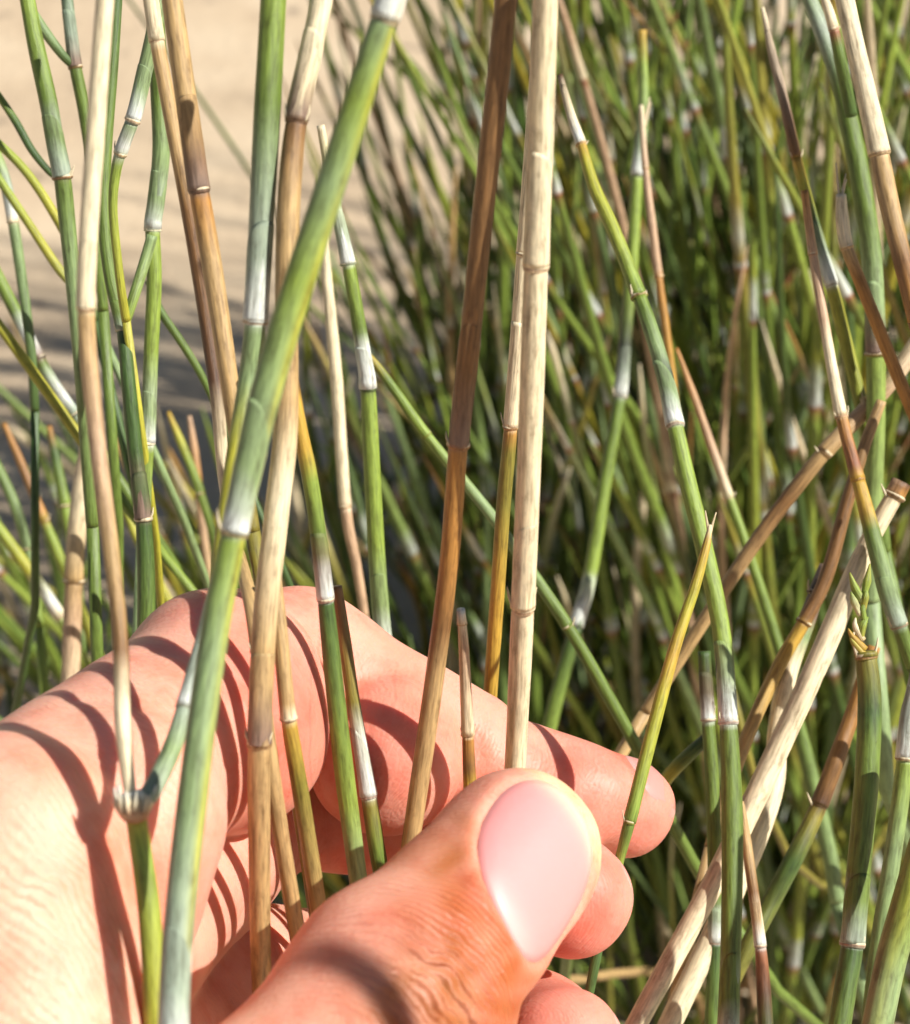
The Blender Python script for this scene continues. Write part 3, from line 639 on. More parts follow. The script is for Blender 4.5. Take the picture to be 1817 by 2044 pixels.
stem("long slanting yellow tinted shoot from the left edge to the beige stem, upper one",
     [(-20, 270, .28, 17), (50, 340, .28, 18), (110, 430, .28, 19), (160, 530, .281, 20), (190, 640, .282, 18)], [(270, 'GL'), (420, 'YG'), (640, 'GD')], foot=(-0.09, 0.41))
stem("long slanting yellow tinted shoot from the left edge to the beige stem, lower one",
     [(-20, 330, .285, 17), (60, 450, .285, 18), (120, 540, .285, 19), (165, 590, .286, 17), (200, 660, .287, 17)], [(330, 'GL'), (500, 'YG'), (660, 'GG')], foot=(-0.08, 0.42))
stem("wavy dark shoot curving from the left edge to the grey sheathed stem",
     [(-10, 180, .275, 14), (30, 240, .275, 16), (64, 300, .275, 16), (100, 344, .275, 14), (122, 360, .275, 12)], [(180, 'GL'), (250, 'GD'), (360, 'GD')])

# --- shoots in the patch at the left, below the shadow line
stem("rust tipped shoot slanting through the shaded patch at the left edge",
     [(8, 845, .345, 10), (40, 920, .345, 18), (85, 1030, .345, 21), (130, 1140, .346, 22), (190, 1290, .348, 22)], [(845, 'O'), (980, 'B'), (1020, 'O'), (1060, 'GL'), (1290, 'YG')], nodes=[1040], foot=(-0.14, 0.43))
stem("yellow green shoot with a pale sheath in the lowest left of the shaded patch",
     [(-20, 1030, .335, 22), (60, 1140, .335, 24), (120, 1230, .336, 24), (170, 1330, .337, 24), (220, 1430, .338, 24)], [(1030, 'GL'), (1140, 'YG'), (1200, 'W'), (1226, 'C'), (1240, 'GL'), (1430, 'YG')], nodes=[1230], foot=(-0.11, 0.38))
stem("upright green shoot between the left edge and the blurred pale cane",
     [(98, 850, .352, 10), (112, 920, .352, 20), (132, 1020, .352, 24), (150, 1130, .353, 23), (160, 1250, .354, 22)], [(850, 'O'), (900, 'GD'), (1020, 'GL'), (1250, 'G')], nodes=[1010], foot=(-0.15, 0.42))
stem("short grey green shoot leaning out of the left edge below the shadow line",
     [(-20, 900, .338, 20), (30, 1010, .338, 22), (60, 1120, .339, 22), (80, 1250, .34, 21)], [(900, 'G'), (1080, 'GG'), (1250, 'GL')], nodes=[1095], foot=(-0.16, 0.4))
stem("yellow tipped shoot on the dark ground left of the slim brown stem",
     [(336, 822, .348, 8), (360, 880, .348, 17), (392, 960, .348, 19), (430, 1080, .349, 19), (460, 1200, .35, 18)], [(822, 'Y'), (870, 'YG'), (930, 'GL'), (1200, 'G')], nodes=[985], foot=(-0.07, 0.43))
stem("withered tan shoot with a bent waist beside the yellow tipped shoot",
     [(378, 830, .355, 9), (388, 900, .355, 17), (398, 990, .355, 18), (408, 1080, .356, 17), (428, 1200, .357, 17)], [(830, 'PK'), (960, 'O'), (1040, 'PK'), (1200, 'T')], nodes=[1000], foot=(-0.08, 0.45))
stem("speckled yellow green shoot crossing below the forked dark green stem",
     [(236, 980, .342, 10), (268, 1060, .342, 19), (310, 1150, .342, 20), (362, 1250, .343, 20), (400, 1350, .344, 20)], [(980, 'GL'), (1060, 'YG'), (1120, 'G'), (1180, 'YG'), (1350, 'GL')], nodes=[1112], foot=(-0.08, 0.41))


# ------------------------------------------------------------------ the hand
# built as one continuous surface: a distance field of bones and pads, meshed by surface nets.
# Camera-aligned millimetres (x right, y up, z = distance along the view axis), turned into world metres at the end.
def K(px, py, d):
    return np.array(((px - 908.5) / FPX * d, (1022.0 - py) / FPX * d, d), dtype=np.float32)


def cap(Q, a, b_, ra, rb, flat=None):
    """tapered capsule; flat = (axis, factor) squeezes it along an axis"""
    ab = b_ - a; L2 = float(ab @ ab)
    v = Q - a
    t = np.clip((v @ ab) / L2, 0, 1)
    v = v - t[..., None] * ab
    if flat is not None:
        ax, f = flat
        c = v @ ax
        v = v + ((f - 1.0) * c)[..., None] * ax
    return np.sqrt(np.einsum('...i,...i', v, v)) - (ra + (rb - ra) * t)


def ell(Q, c, r, R=None):
    v = Q - c
    if R is not None: v = v @ R
    k0 = np.sqrt(((v / r) ** 2).sum(-1)); k1 = np.sqrt(((v / (r * r)) ** 2).sum(-1)) + 1e-6
    return k0 * (k0 - 1) / k1


def smin(a, b_, k):
    h = np.clip(k - np.abs(a - b_), 0, None) / k
    return np.minimum(a, b_) - h * h * k * 0.25


def unit(v): return (v / np.linalg.norm(v)).astype(np.float32)


# thumb skeleton
T_tip = K(1046, 1696, 213); T_ip = K(790, 1998, 199); T_mcp = K(455, 2400, 188); T_cmc = K(215, 2760, 196)
T_ax = unit(T_tip - T_ip)
T_nrm = unit(np.array((0.36, 0.16, -1.0), dtype=np.float32) - T_ax * float(np.array((0.36, 0.16, -1.0)) @ T_ax))   # back of the thumb, towards the viewer
T_sid = unit(np.cross(T_nrm, T_ax))
if T_sid[0] < 0: T_sid = -T_sid
# nail frame
N_ax = unit(T_ax * 0.995 - T_sid * 0.10); N_sid = unit(T_sid * 0.985 - T_ax * 0.17)
N_ctr = (T_tip + T_ax * -4.4 + T_sid * 0.3)
N_len, N_wid = 7.9, 6.5


def thumb_field(Q):
    d = cap(Q, T_ip, T_tip, 9.6, 7.7, (T_nrm, 1.2))
    d = smin(d, ell(Q, T_tip - T_ax * 1.5 + T_nrm * -1.5, np.array((7.7, 7.4, 7.0), dtype=np.float32)), 2.0)
    d = smin(d, cap(Q, T_mcp, T_ip, 10.6, 9.4, (T_nrm, 1.1)), 3.0)
    d = smin(d, ell(Q, T_ip + T_nrm * 1.2, np.array((9.4, 9.4, 9.0), dtype=np.float32)), 3.0)
    d = smin(d, cap(Q, T_cmc, T_mcp, 17.0, 10.6), 6.0)
    return d


def nail_uv(Q):
    v = Q - N_ctr
    a = v @ N_ax; b_ = v @ N_sid; g = float(N_ax @ N_sid); q = 1 - g * g
    return (b_ - g * a) / q / N_wid, (a - g * b_) / q / N_len, v @ T_nrm


def nail_rad(u, v_):
    # squarish rounded outline; 1 on the rim
    return (np.abs(u) ** 2.45 + np.abs(v_) ** 2.45) ** (1 / 2.45)


def thumb_detail(Q, d):
    u, v_, h = nail_uv(Q)
    on = np.clip((h - 1.0) / 3.0, 0, 1)
    r = nail_rad(u, v_)
    groove = np.exp(-((r - 1.0) / 0.055) ** 2) * 0.30
    fold = np.exp(-((r - 1.17) / 0.13) ** 2) * 0.34 * np.clip(0.75 - v_ * 0.9, 0, 1)
    bed = 0.30 / (1 + np.exp((r - 1.0) / 0.04))
    d = d + on * (groove + bed - fold)
    # knuckle furrows across the back of the thumb
    s = (Q - T_ip) @ T_ax
    c = (Q - T_ip) @ T_sid
    bk = np.clip(((Q - T_ip) @ T_nrm) / 5.0, 0, 1)
    for s0, amp, bend in ((-9.4, .2, .05), (-6.8, .3, .05), (-4.5, .36, .035), (-1.9, .38, .02), (0.6, .26, .0), (3.0, .16, -.015)):
        wv = s - s0 - bend * c * c * 0.35 - 0.5 * np.sin(c * 0.55 + s0 * 2.1) - 0.12 * np.sin(c * 1.7 + s0)
        d = d + bk * amp * np.exp(-(wv / 0.75) ** 2) * np.exp(-(c / 6.5) ** 2)
    return d


I_mcp = K(10, 1720, 196); I_base = K(28, 2080, 190)
I_pro = K(444, 1405, 226); I_pip = K(590, 1345, 243); I_dip = K(925, 1496, 245); I_tip = K(1250, 1613, 250.5)


def index_field(Q):
    a_ = cap(Q, I_base, I_mcp, 11.8, 11.3)
    b_ = cap(Q, K(150, 1880, 207), K(222, 1640, 206), 10.2, 10.5)
    c_ = smin(cap(Q, K(40, 1690, 201), I_pro, 10.4, 10.2), cap(Q, K(438, 1372, 226), K(452, 1460, 225), 10.0, 10.1), 1.5)
    d = smin(a_, b_, 1.1)
    d = smin(d, c_, 1.1)
    m_ = smin(cap(Q, I_pip, I_dip, 8.7, 6.7), ell(Q, K(770, 1508, 238.0), np.array((8.2, 8.4, 8.0), dtype=np.float32)), 0.9)
    m_ = smin(m_, cap(Q, K(470, 1360, 235), I_pip, 8.5, 8.7), 3.0)
    d = smin(d, m_, 1.0)
    t_ = cap(Q, K(960, 1530, 244.5), I_tip, 6.3, 5.4)
    t_ = smin(t_, ell(Q, K(1120, 1590, 245), np.array((8.5, 5.8, 5.6), dtype=np.float32)), 2.0)
    d = smin(d, t_, 0.8)
    # flexion furrows on the base of the finger
    for (x0, y0, x1, y1, z, amp) in ((120, 1490, 262, 1660, 190, .35), (345, 1540, 410, 1850, 196, .8), (392, 1560, 425, 1800, 198, .5), (150, 1395, 300, 1420, 205, .3), (905, 1385, 925, 1480, 236.5, .7), (870, 1580, 925, 1480, 236, .5), (940, 1430, 960, 1510, 238, .4),
                                    (505, 1230, 600, 1350, 219, .35), (470, 1210, 560, 1300, 219, .25), (60, 1560, 200, 1600, 186, .25), (230, 1330, 330, 1290, 214, .3), (260, 1350, 350, 1310, 214, .25)):
        d = d + amp * np.exp(-np.clip(cap(Q, K(x0, y0, z), K(x1, y1, z), 0.01, 0.01) - 0.0, 0, None) ** 2 / 0.55)
    return d


def middle_field(Q):
    ch = [(K(120, 1960, 208), 10.5), (K(392, 1690, 236), 9.2), (K(560, 1585, 256), 8.0), (K(880, 1640, 258), 7.2), (K(1060, 1735, 243), 6.8), (K(1142, 1792, 232.5), 6.2)]
    d = None
    for (a, ra), (b_, rb) in zip(ch[:-1], ch[1:]):
        e = cap(Q, a, b_, ra, rb); d = e if d is None else smin(d, e, 2.0)
    d = smin(d, ell(Q, K(420, 1735, 231), np.array((6.6, 7.2, 7.2), dtype=np.float32)), 1.5)
    return d


def ring_field(Q):
    ch = [(K(150, 2160, 212), 10.5), (K(430, 1960, 246), 9.2), (K(640, 1960, 264), 8.0), (K(900, 2020, 256), 7.2), (K(1060, 2075, 238), 6.9), (K(1122, 2098, 227), 6.4)]
    d = None
    for (a, ra), (b_, rb) in zip(ch[:-1], ch[1:]):
        e = cap(Q, a, b_, ra, rb); d = e if d is None else smin(d, e, 2.0)
    return d


def little_field(Q):
    ch = [(K(150, 2420, 218), 10.0), (K(420, 2290, 248), 8.2), (K(640, 2300, 262), 7.0), (K(860, 2340, 254), 6.2), (K(1000, 2390, 236), 5.6)]
    d = None
    for (a, ra), (b_, rb) in zip(ch[:-1], ch[1:]):
        e = cap(Q, a, b_, ra, rb); d = e if d is None else smin(d, e, 2.0)
    return d


def palm_field(Q):
    d = ell(Q, K(10, 2360, 226), np.array((19, 27, 16), dtype=np.float32))
    d = smin(d, cap(Q, K(0, 2500, 218), K(-380, 3300, 214), 19, 19.5), 10)
    d = smin(d, cap(Q, K(-380, 3300, 214), K(-2400, 6000, 206), 19.5, 30), 10)
    return d


def hand_field(Q):
    f = smin(index_field(Q), middle_field(Q), 0.9)
    r = smin(ring_field(Q), little_field(Q), 0.9)
    f = smin(f, r, 0.9)
    f = smin(f, palm_field(Q), 3.0)
    t = thumb_detail(Q, thumb_field(Q))
    d = smin(t, f, 2.0)
    # slight unevenness of flesh
    d = d + 0.10 * np.sin(Q[..., 0] * 0.55 + 1.1 * np.sin(Q[..., 1] * 0.31)) * np.sin(Q[..., 1] * 0.47 + Q[..., 2] * 0.2)
    return d


def axis_grid(lo, f0, f1, hi, h):
    core = np.arange(f0, f1, h)
    out = []
    x, s = f0, h
    while x > lo:
        s = min(s * 1.16, 5.0); x -= s; out.append(x)
    a = out[::-1]
    out = []
    x, s = core[-1], h
    while x < hi:
        s = min(s * 1.16, 5.0); x += s; out.append(x)
    return np.concatenate([a, core, out]).astype(np.float32)


def surface_nets(val, xs, ys, zs):
    nx, ny, nz = val.shape
    ins = val < 0
    cnt = np.zeros((nx - 1, ny - 1, nz - 1), dtype=np.int8)
    for i in (0, 1):
        for j in (0, 1):
            for k in (0, 1):
                cnt += ins[i:nx - 1 + i, j:ny - 1 + j, k:nz - 1 + k]
    act = (cnt > 0) & (cnt < 8)
    I, J, Kk = np.nonzero(act)
    vid = -np.ones(act.shape, dtype=np.int64); vid[I, J, Kk] = np.arange(len(I))
    acc = np.zeros((len(I), 3)); num = np.zeros(len(I))
    corners = [(i, j, k) for i in (0, 1) for j in (0, 1) for k in (0, 1)]
    G = [np.asarray(xs), np.asarray(ys), np.asarray(zs)]
    for a in corners:
        for ax in range(3):
            if a[ax]: continue
            b_ = list(a); b_[ax] = 1
            va = val[I + a[0], J + a[1], Kk + a[2]]; vb = val[I + b_[0], J + b_[1], Kk + b_[2]]
            m = (va < 0) != (vb < 0)
            t = np.where(m, va / np.where(m, va - vb, 1), 0)
            p = np.stack([G[0][I + a[0]], G[1][J + a[1]], G[2][Kk + a[2]]], 1).astype(float)
            e = [G[0][I + b_[0]], G[1][J + b_[1]], G[2][Kk + b_[2]]]
            p[:, ax] += t * (e[ax] - p[:, ax])
            acc[m] += p[m]; num[m] += 1
    V = acc / num[:, None]
    F = []
    for ax in range(3):
        sl0 = [slice(None)] * 3; sl1 = [slice(None)] * 3
        sl0[ax] = slice(0, -1); sl1[ax] = slice(1, None)
        A = ins[tuple(sl0)]; B_ = ins[tuple(sl1)]
        i, j, k = np.nonzero(A != B_)
        o1, o2 = [(1, 2), (2, 0), (0, 1)][ax]
        idx = np.stack([i, j, k], 1)
        dims = (nx, ny, nz)
        ok = (idx[:, o1] > 0) & (idx[:, o2] > 0) & (idx[:, o1] < dims[o1] - 1) & (idx[:, o2] < dims[o2] - 1)
        idx = idx[ok]; flip = A[tuple(idx.T)]

        def cell(d1, d2):
            q = idx.copy(); q[:, o1] += d1; q[:, o2] += d2
            return vid[tuple(q.T)]
        quad = np.stack([cell(-1, -1), cell(0, -1), cell(0, 0), cell(-1, 0)], 1)
        quad = np.where(flip[:, None], quad, quad[:, ::-1])
        F.append(quad)
    return V, np.concatenate(F)


def cam_mm_to_world(V):
    V = np.asarray(V, dtype=float) * 0.001
    return CAM + V[:, 0:1] * RIGHT + V[:, 1:2] * UP + V[:, 2:3] * FWD


def build_hand():
    xs = axis_grid(-175, -45, 26, 40, 0.5)
    ys = axis_grid(-300, -60, -5, 8, 0.5)
    zs = axis_grid(165, 180, 256, 285, 0.5)
    val = np.empty((len(xs), len(ys), len(zs)), dtype=np.float32)
    YY, ZZ = np.meshgrid(ys, zs, indexing='ij')
    for i0 in range(0, len(xs), 24):
        i1 = min(len(xs), i0 + 24)
        Q = np.empty((i1 - i0, len(ys), len(zs), 3), dtype=np.float32)
        Q[..., 0] = xs[i0:i1, None, None]; Q[..., 1] = YY; Q[..., 2] = ZZ
        val[i0:i1] = hand_field(Q)
    V, F = surface_nets(val, xs, ys, zs)
    Vf = V.astype(np.float32)
    # colour: pale palm-side skin, redder in the creases of the joints and fingertips, tanned thumb back
    pale = lin(216, 150, 128); pink = lin(208, 120, 104); tan = lin(160, 92, 48); red = lin(214, 122, 100)
    nV = len(V)
    c = np.repeat(pale[None], nV, 0)
    dist = lambda p: np.linalg.norm(V - p, axis=1)

    def mix(c, k, m): return c * (1 - m[:, None]) + k * m[:, None]
    c = mix(c, pink, 0.8 * np.exp(-(dist(I_tip) / 14) ** 2))
    c = mix(c, pink, 0.8 * np.exp(-(dist(K(1140, 1790, 230)) / 10) ** 2))
    c = mix(c, pink, 0.7 * np.exp(-(dist(K(560, 1400, 218)) / 9) ** 2))
    c = mix(c, pink, 0.7 * np.exp(-(dist(K(1120, 2098, 225)) / 12) ** 2))
    c = mix(c, pink, 0.5 * np.exp(-(dist(K(770, 1520, 232)) / 8) ** 2))
    c = mix(c, lin(228, 174, 146), 0.7 * np.exp(-(dist(K(40, 1900, 180)) / 22) ** 2))  # painted highlight: paler skin where sun hits the index base
    dt = thumb_field(Vf); di = index_field(Vf)
    s = (V - T_ip) @ T_ax; cs = (V - T_ip) @ T_sid; nn = (V - T_ip) @ T_nrm
    onthumb = 1 / (1 + np.exp((dt - 0.9) / 0.25))
    # the tan keeps to the back of the thumb, short of the nail and of the pale side towards the palm
    u, v_, h = nail_uv(V)
    edge = (cs + 6.2 + 0.25 * s + 0.5 * np.sin(s * 0.8)) / 1.2
    m = onthumb / (1 + np.exp(-edge)) / (1 + np.exp((v_ + 0.55 - 0.35 * np.clip(-u, 0, 1)) / 0.16)) * np.clip((nn + 3) / 3, 0, 1)
    c = mix(c, tan, np.clip(m * (0.86 + 0.22 * np.sin(V[:, 0] * 1.3 + 2 * np.sin(V[:, 1] * 0.9)) * np.sin(V[:, 1] * 1.1 + 1)), 0, 1) * 0.97)
    r = nail_rad(u, v_)
    rimm = np.exp(-((r - 1.04) / 0.09) ** 2) * np.clip(h / 2, 0, 1) * onthumb
    c = mix(c, lin(226, 150, 128), 0.6 * rimm)
    tipm = np.clip((v_ - 0.82) / 0.25, 0, 1) * onthumb
    c = mix(c, lin(236, 196, 150), 0.7 * tipm)
    # ridge coordinate (mm along the bone) and knuckle mask for the fine lines
    ridge = np.where(dt < di, s + 0.03 * cs * cs, 0.0)
    ixa = unit(I_tip - I_pip); ix = (V - I_pip) @ ixa
    ridge = np.where(dt < di, ridge, np.where(V[:, 0] > -14, ix, (V @ unit(I_pro - I_mcp))))
    fold = onthumb * np.exp(-((s - 1.0) / 7.0) ** 2) * np.clip(nn / 4, 0, 1) * np.exp(-(cs / 8.0) ** 2) * 0.6
    fold = fold + 0.14 * np.exp(-(dist(K(40, 1800, 183)) / 18) ** 2) + 0.12 * np.exp(-(dist(K(300, 1400, 205)) / 9) ** 2) + 0.03
    W = cam_mm_to_world(V)
    me = make_mesh("hand", W, F, M_SKIN, c.astype(np.float32), None, {"ridge": ridge, "fold": fold})
    hand = link("hand", me)
    tag(hand, "bare hand pinching the bundle of stems between thumb and curled fingers", "hand")

    def nail(label, ctr, ax, nrm, sid, ln, wd, field, lift, curve, rosy, part="fingernail", tipmix=0.75):
        nu, nv = 25, 27
        rows = []
        for j in range(nv):
            vv = -1 + 2 * j / (nv - 1)
            for i in range(nu):
                uu = -1 + 2 * i / (nu - 1)
                # square to rounded-square map
                p = 2.45; mx_ = max(abs(uu), abs(vv)); rr = (abs(uu) ** p + abs(vv) ** p) ** (1 / p) + 1e-9
                rows.append((uu * mx_ / rr, vv * mx_ / rr))
        uv_ = np.array(rows); mxr = np.max(np.abs(np.array([(-1 + 2 * i / (nu - 1), -1 + 2 * j / (nv - 1)) for j in range(nv) for i in range(nu)])), axis=1)
        B0 = ctr + uv_[:, 0:1] * wd * sid + uv_[:, 1:2] * ln * ax
        # slide down the normal until the flesh is met
        t = np.full(len(B0), 14.0)
        for _ in range(40):
            d = field((B0 + t[:, None] * nrm).astype(np.float32)); t = np.maximum(t - d * 0.8, 1.2)
        t_fit = t
        # a smooth plate: fit a quadratic to the met heights
        A = np.stack([np.ones(len(t)), uv_[:, 0], uv_[:, 1], uv_[:, 0] ** 2, uv_[:, 1] ** 2, uv_[:, 0] * uv_[:, 1], uv_[:, 0] ** 4], 1)
        co = np.linalg.lstsq(A, t_fit, rcond=None)[0]
        t = A @ co
        t = 0.75 * t + 0.25 * t_fit + lift - curve * np.clip(mxr - 0.85, 0, 1) / 0.15
        top = B0 + t[:, None] * nrm; bot = top - 0.7 * nrm
        VV = np.vstack([top, bot]); n0 = len(top)
        FF = []
        for j in range(nv - 1):
            for i in range(nu - 1):
                a = j * nu + i
                FF.append((a, a + 1, a + nu + 1, a + nu)); FF.append((n0 + a, n0 + a + nu, n0 + a + nu + 1, n0 + a + 1))
        rim = [i for i in range(nu)] + [j * nu + nu - 1 for j in range(1, nv)] + [(nv - 1) * nu + i for i in range(nu - 2, -1, -1)] + [j * nu for j in range(nv - 2, 0, -1)]
        for a, b_ in zip(rim, rim[1:] + rim[:1]):
            FF.append((b_, a, n0 + a, n0 + b_))
        v2 = np.concatenate([uv_[:, 1], uv_[:, 1]]); u2 = np.concatenate([uv_[:, 0], uv_[:, 0]])
        cc = np.repeat(rosy[None], len(VV), 0)
        moon = np.exp(-((v2 + 1.0 + 0.0 * u2) / 0.25) ** 2) * np.clip(1 - u2 ** 2, 0, 1)
        cc = cc * (1 - 0.35 * moon[:, None]) + lin(240, 206, 196) * 0.35 * moon[:, None]
        free = 1 / (1 + np.exp(-(v2 + 0.12 * u2 ** 2 - 0.84) / 0.06))
        cc = cc * (1 - tipmix * free[:, None]) + lin(236, 206, 172) * tipmix * free[:, None]
        # outward faces
        wv = cam_mm_to_world(VV)
        o = link(part, make_mesh(part, wv, FF, M_NAIL, cc.astype(np.float32)), hand)
        if label: o['label'] = label
        return o

    nail("broad pink thumbnail with a narrow pale tip", N_ctr, N_ax, T_nrm, N_sid, N_len, N_wid, thumb_field, 0.10, 0.25, lin(212, 142, 138), "thumbnail")

    def finger_nail(tip, back, r, out, ln, wd, field, fwd=-0.35):
        ax = unit(tip - back)
        nrm = unit(out - ax * float(out @ ax))
        sid = unit(np.cross(nrm, ax))
        nail(None, tip + ax * (ln * fwd), ax, nrm, sid, ln, wd, field, 0.05, 0.3, lin(204, 134, 124), tipmix=0.2)
    finger_nail(I_tip, I_dip, 5.5, np.array((0.62, 0.75, -0.22)), 4.0, 4.0, index_field, 0.22)
    finger_nail(K(1142, 1792, 232.5), K(1060, 1735, 243), 6.2, np.array((0.85, 0.15, 0.6)), 5.0, 4.8, middle_field)
    finger_nail(K(1122, 2098, 227), K(1060, 2075, 238), 6.4, np.array((0.85, 0.15, 0.6)), 5.0, 4.8, ring_field)
    finger_nail(K(1000, 2390, 236), K(860, 2340, 254), 5.6, np.array((0.85, 0.15, 0.6)), 4.4, 4.0, little_field)
    return hand


build_hand()


# ------------------------------------------------------------------ the clump behind
def clump_stem(rs, bx, by, h, lean_x, lean_y, r0, kind, bend):
    """one rooted stem of the clump: points from the tip down, radii and ring colours with joints"""
    n_ = 22
    t = np.linspace(1, 0, n_)                           # 1 at the tip
    x = bx + lean_x * h * t + bend * h * (t ** 2 - t) + 0.0012 * np.sin(t * 9 + rs.rand() * 6)
    y = by + lean_y * h * t + 0.0012 * np.sin(t * 8 + rs.rand() * 6)
    z = h * t
    C = np.stack([x, y, z], 1)
    R = r0 * (0.45 + 0.55 * np.clip((1 - t) * 3.0, 0, 1))
    R[0] *= 0.3
    if kind == 'dry':
        base = PAL[rs.choice(['C', 'C', 'PK', 'T', 'C'])]; alt = PAL[rs.choice(['T', 'PK', 'O'])]
    elif kind == 'yellow':
        base = PAL[rs.choice(['YG', 'GL', 'GL', 'G'])]; alt = PAL[rs.choice(['Y', 'YG', 'O'])]
    else:
        base = PAL[rs.choice(['G', 'GG', 'GL', 'GD', 'G', 'GL'])]; alt = PAL[rs.choice(['G', 'GL', 'GG', 'YG'])]
    base = base * rs.uniform(0.7, 1.25)
    cols = np.repeat(base[None], n_, 0)
    gap = rs.uniform(0.045, 0.09); off = rs.rand() * gap
    L = h * (1 - t)                                     # distance from the tip
    k = ((L + off) % gap) / gap                         # 0 just below a joint, 1 just above the next
    cols = cols * (1 - 0.5 * k[:, None]) + alt * 0.5 * k[:, None]
    # put rings exactly at the joints
    joints = [q for q in np.arange(gap - off, h * 0.96, gap) if q > 0.012]
    Ls, Cs, Rs, Ks = list(L), list(C), list(R), list(cols)
    sheath = PAL['C'] * 0.95 if kind == 'dry' else PAL['W'] * rs.uniform(0.6, 1.0)
    for q in joints:
        f = lambda a, qq: np.array([np.interp(qq, L, a[:, i]) for i in range(a.shape[1])])
        rr = float(np.interp(q, L, R)); cb = f(cols, q)
        sl = rs.uniform(0.006, 0.016)
        for dq, cc, rs_ in ((-sl, cb, 1.02), (-sl * 0.5, cb * 0.4 + sheath * 0.6, 1.06), (-0.0012, sheath, 1.15), (-0.0004, PAL['R'], 1.18), (0.0006, PAL['R'] * 0.4 + cb * 0.6, 1.0), (0.003, cb, 0.94)):
            Ls.append(q + dq); Cs.append(f(C, q + dq)); Rs.append(rr * rs_); Ks.append(cc)
    o = np.argsort(Ls)
    C = np.array(Cs)[o]; R = np.array(Rs)[o]; cols = np.array(Ks)[o]
    keep = np.concatenate([[True], np.linalg.norm(np.diff(C, axis=0), axis=1) > 1e-5])
    C, R, cols = C[keep], R[keep], cols[keep]
    if kind != 'dry' and rs.rand() < 0.5:               # withered tip
        d = np.linalg.norm(C - C[0], axis=1); m = np.exp(-(d / 0.02) ** 2)[:, None]
        cols = cols * (1 - m) + PAL[rs.choice(['O', 'T', 'C'])] * m
    return C, R, cols


def project(C):
    v = C - CAM
    d = v @ FWD
    return 908.5 + FPX * (v @ RIGHT) / d, 1022 - FPX * (v @ UP) / d, d


def allowed(C):
    """keep the clump clear of the hand and behind the stems placed one by one"""
    px, py, d = project(C)
    vis = (px > -60) & (px < 1880) & (py > -60) & (py < 2100)
    if np.any(d < 0.33): return False
    # the open sandy corner at the upper left stays open
    if np.any(vis & (px < 520) & (py < 780)) and rnd.random() > 0.06: return False
    return not np.any(vis & (px < 860) & (py < 420)) or rnd.random() < 0.35


GROUPS = {('green', 'r'): ("slender blurred green stem in the dense clump behind the hand", "green stems of the clump behind"),
          ('dry', 'r'): ("slender blurred straw coloured stem in the dense clump behind the hand", "dry stems of the clump behind"),
          ('yellow', 'r'): ("slender blurred yellow green stem in the dense clump behind the hand", "yellow green stems of the clump behind"),
          ('green', 'l'): ("short blurred green shoot in the shaded patch left of the hand", "green shoots in the shaded patch"),
          ('dry', 'l'): ("short blurred withered shoot in the shaded patch left of the hand", "withered shoots in the shaded patch"),
          ('yellow', 'l'): ("short blurred yellow green shoot in the shaded patch left of the hand", "yellow green shoots in the shaded patch")}


WHERE = ((600, "behind the brown pair of canes"), (780, "behind the thick grey green stem"), (930, "left of the dark brown cane"),
         (1110, "behind the ivory cane"), (1240, "just right of the ivory cane"), (1400, "behind the jointed green stem"),
         (1600, "left of the brown topped stem"), (1720, "behind the broad dark green stem"), (9999, "by the tangled right edge"))


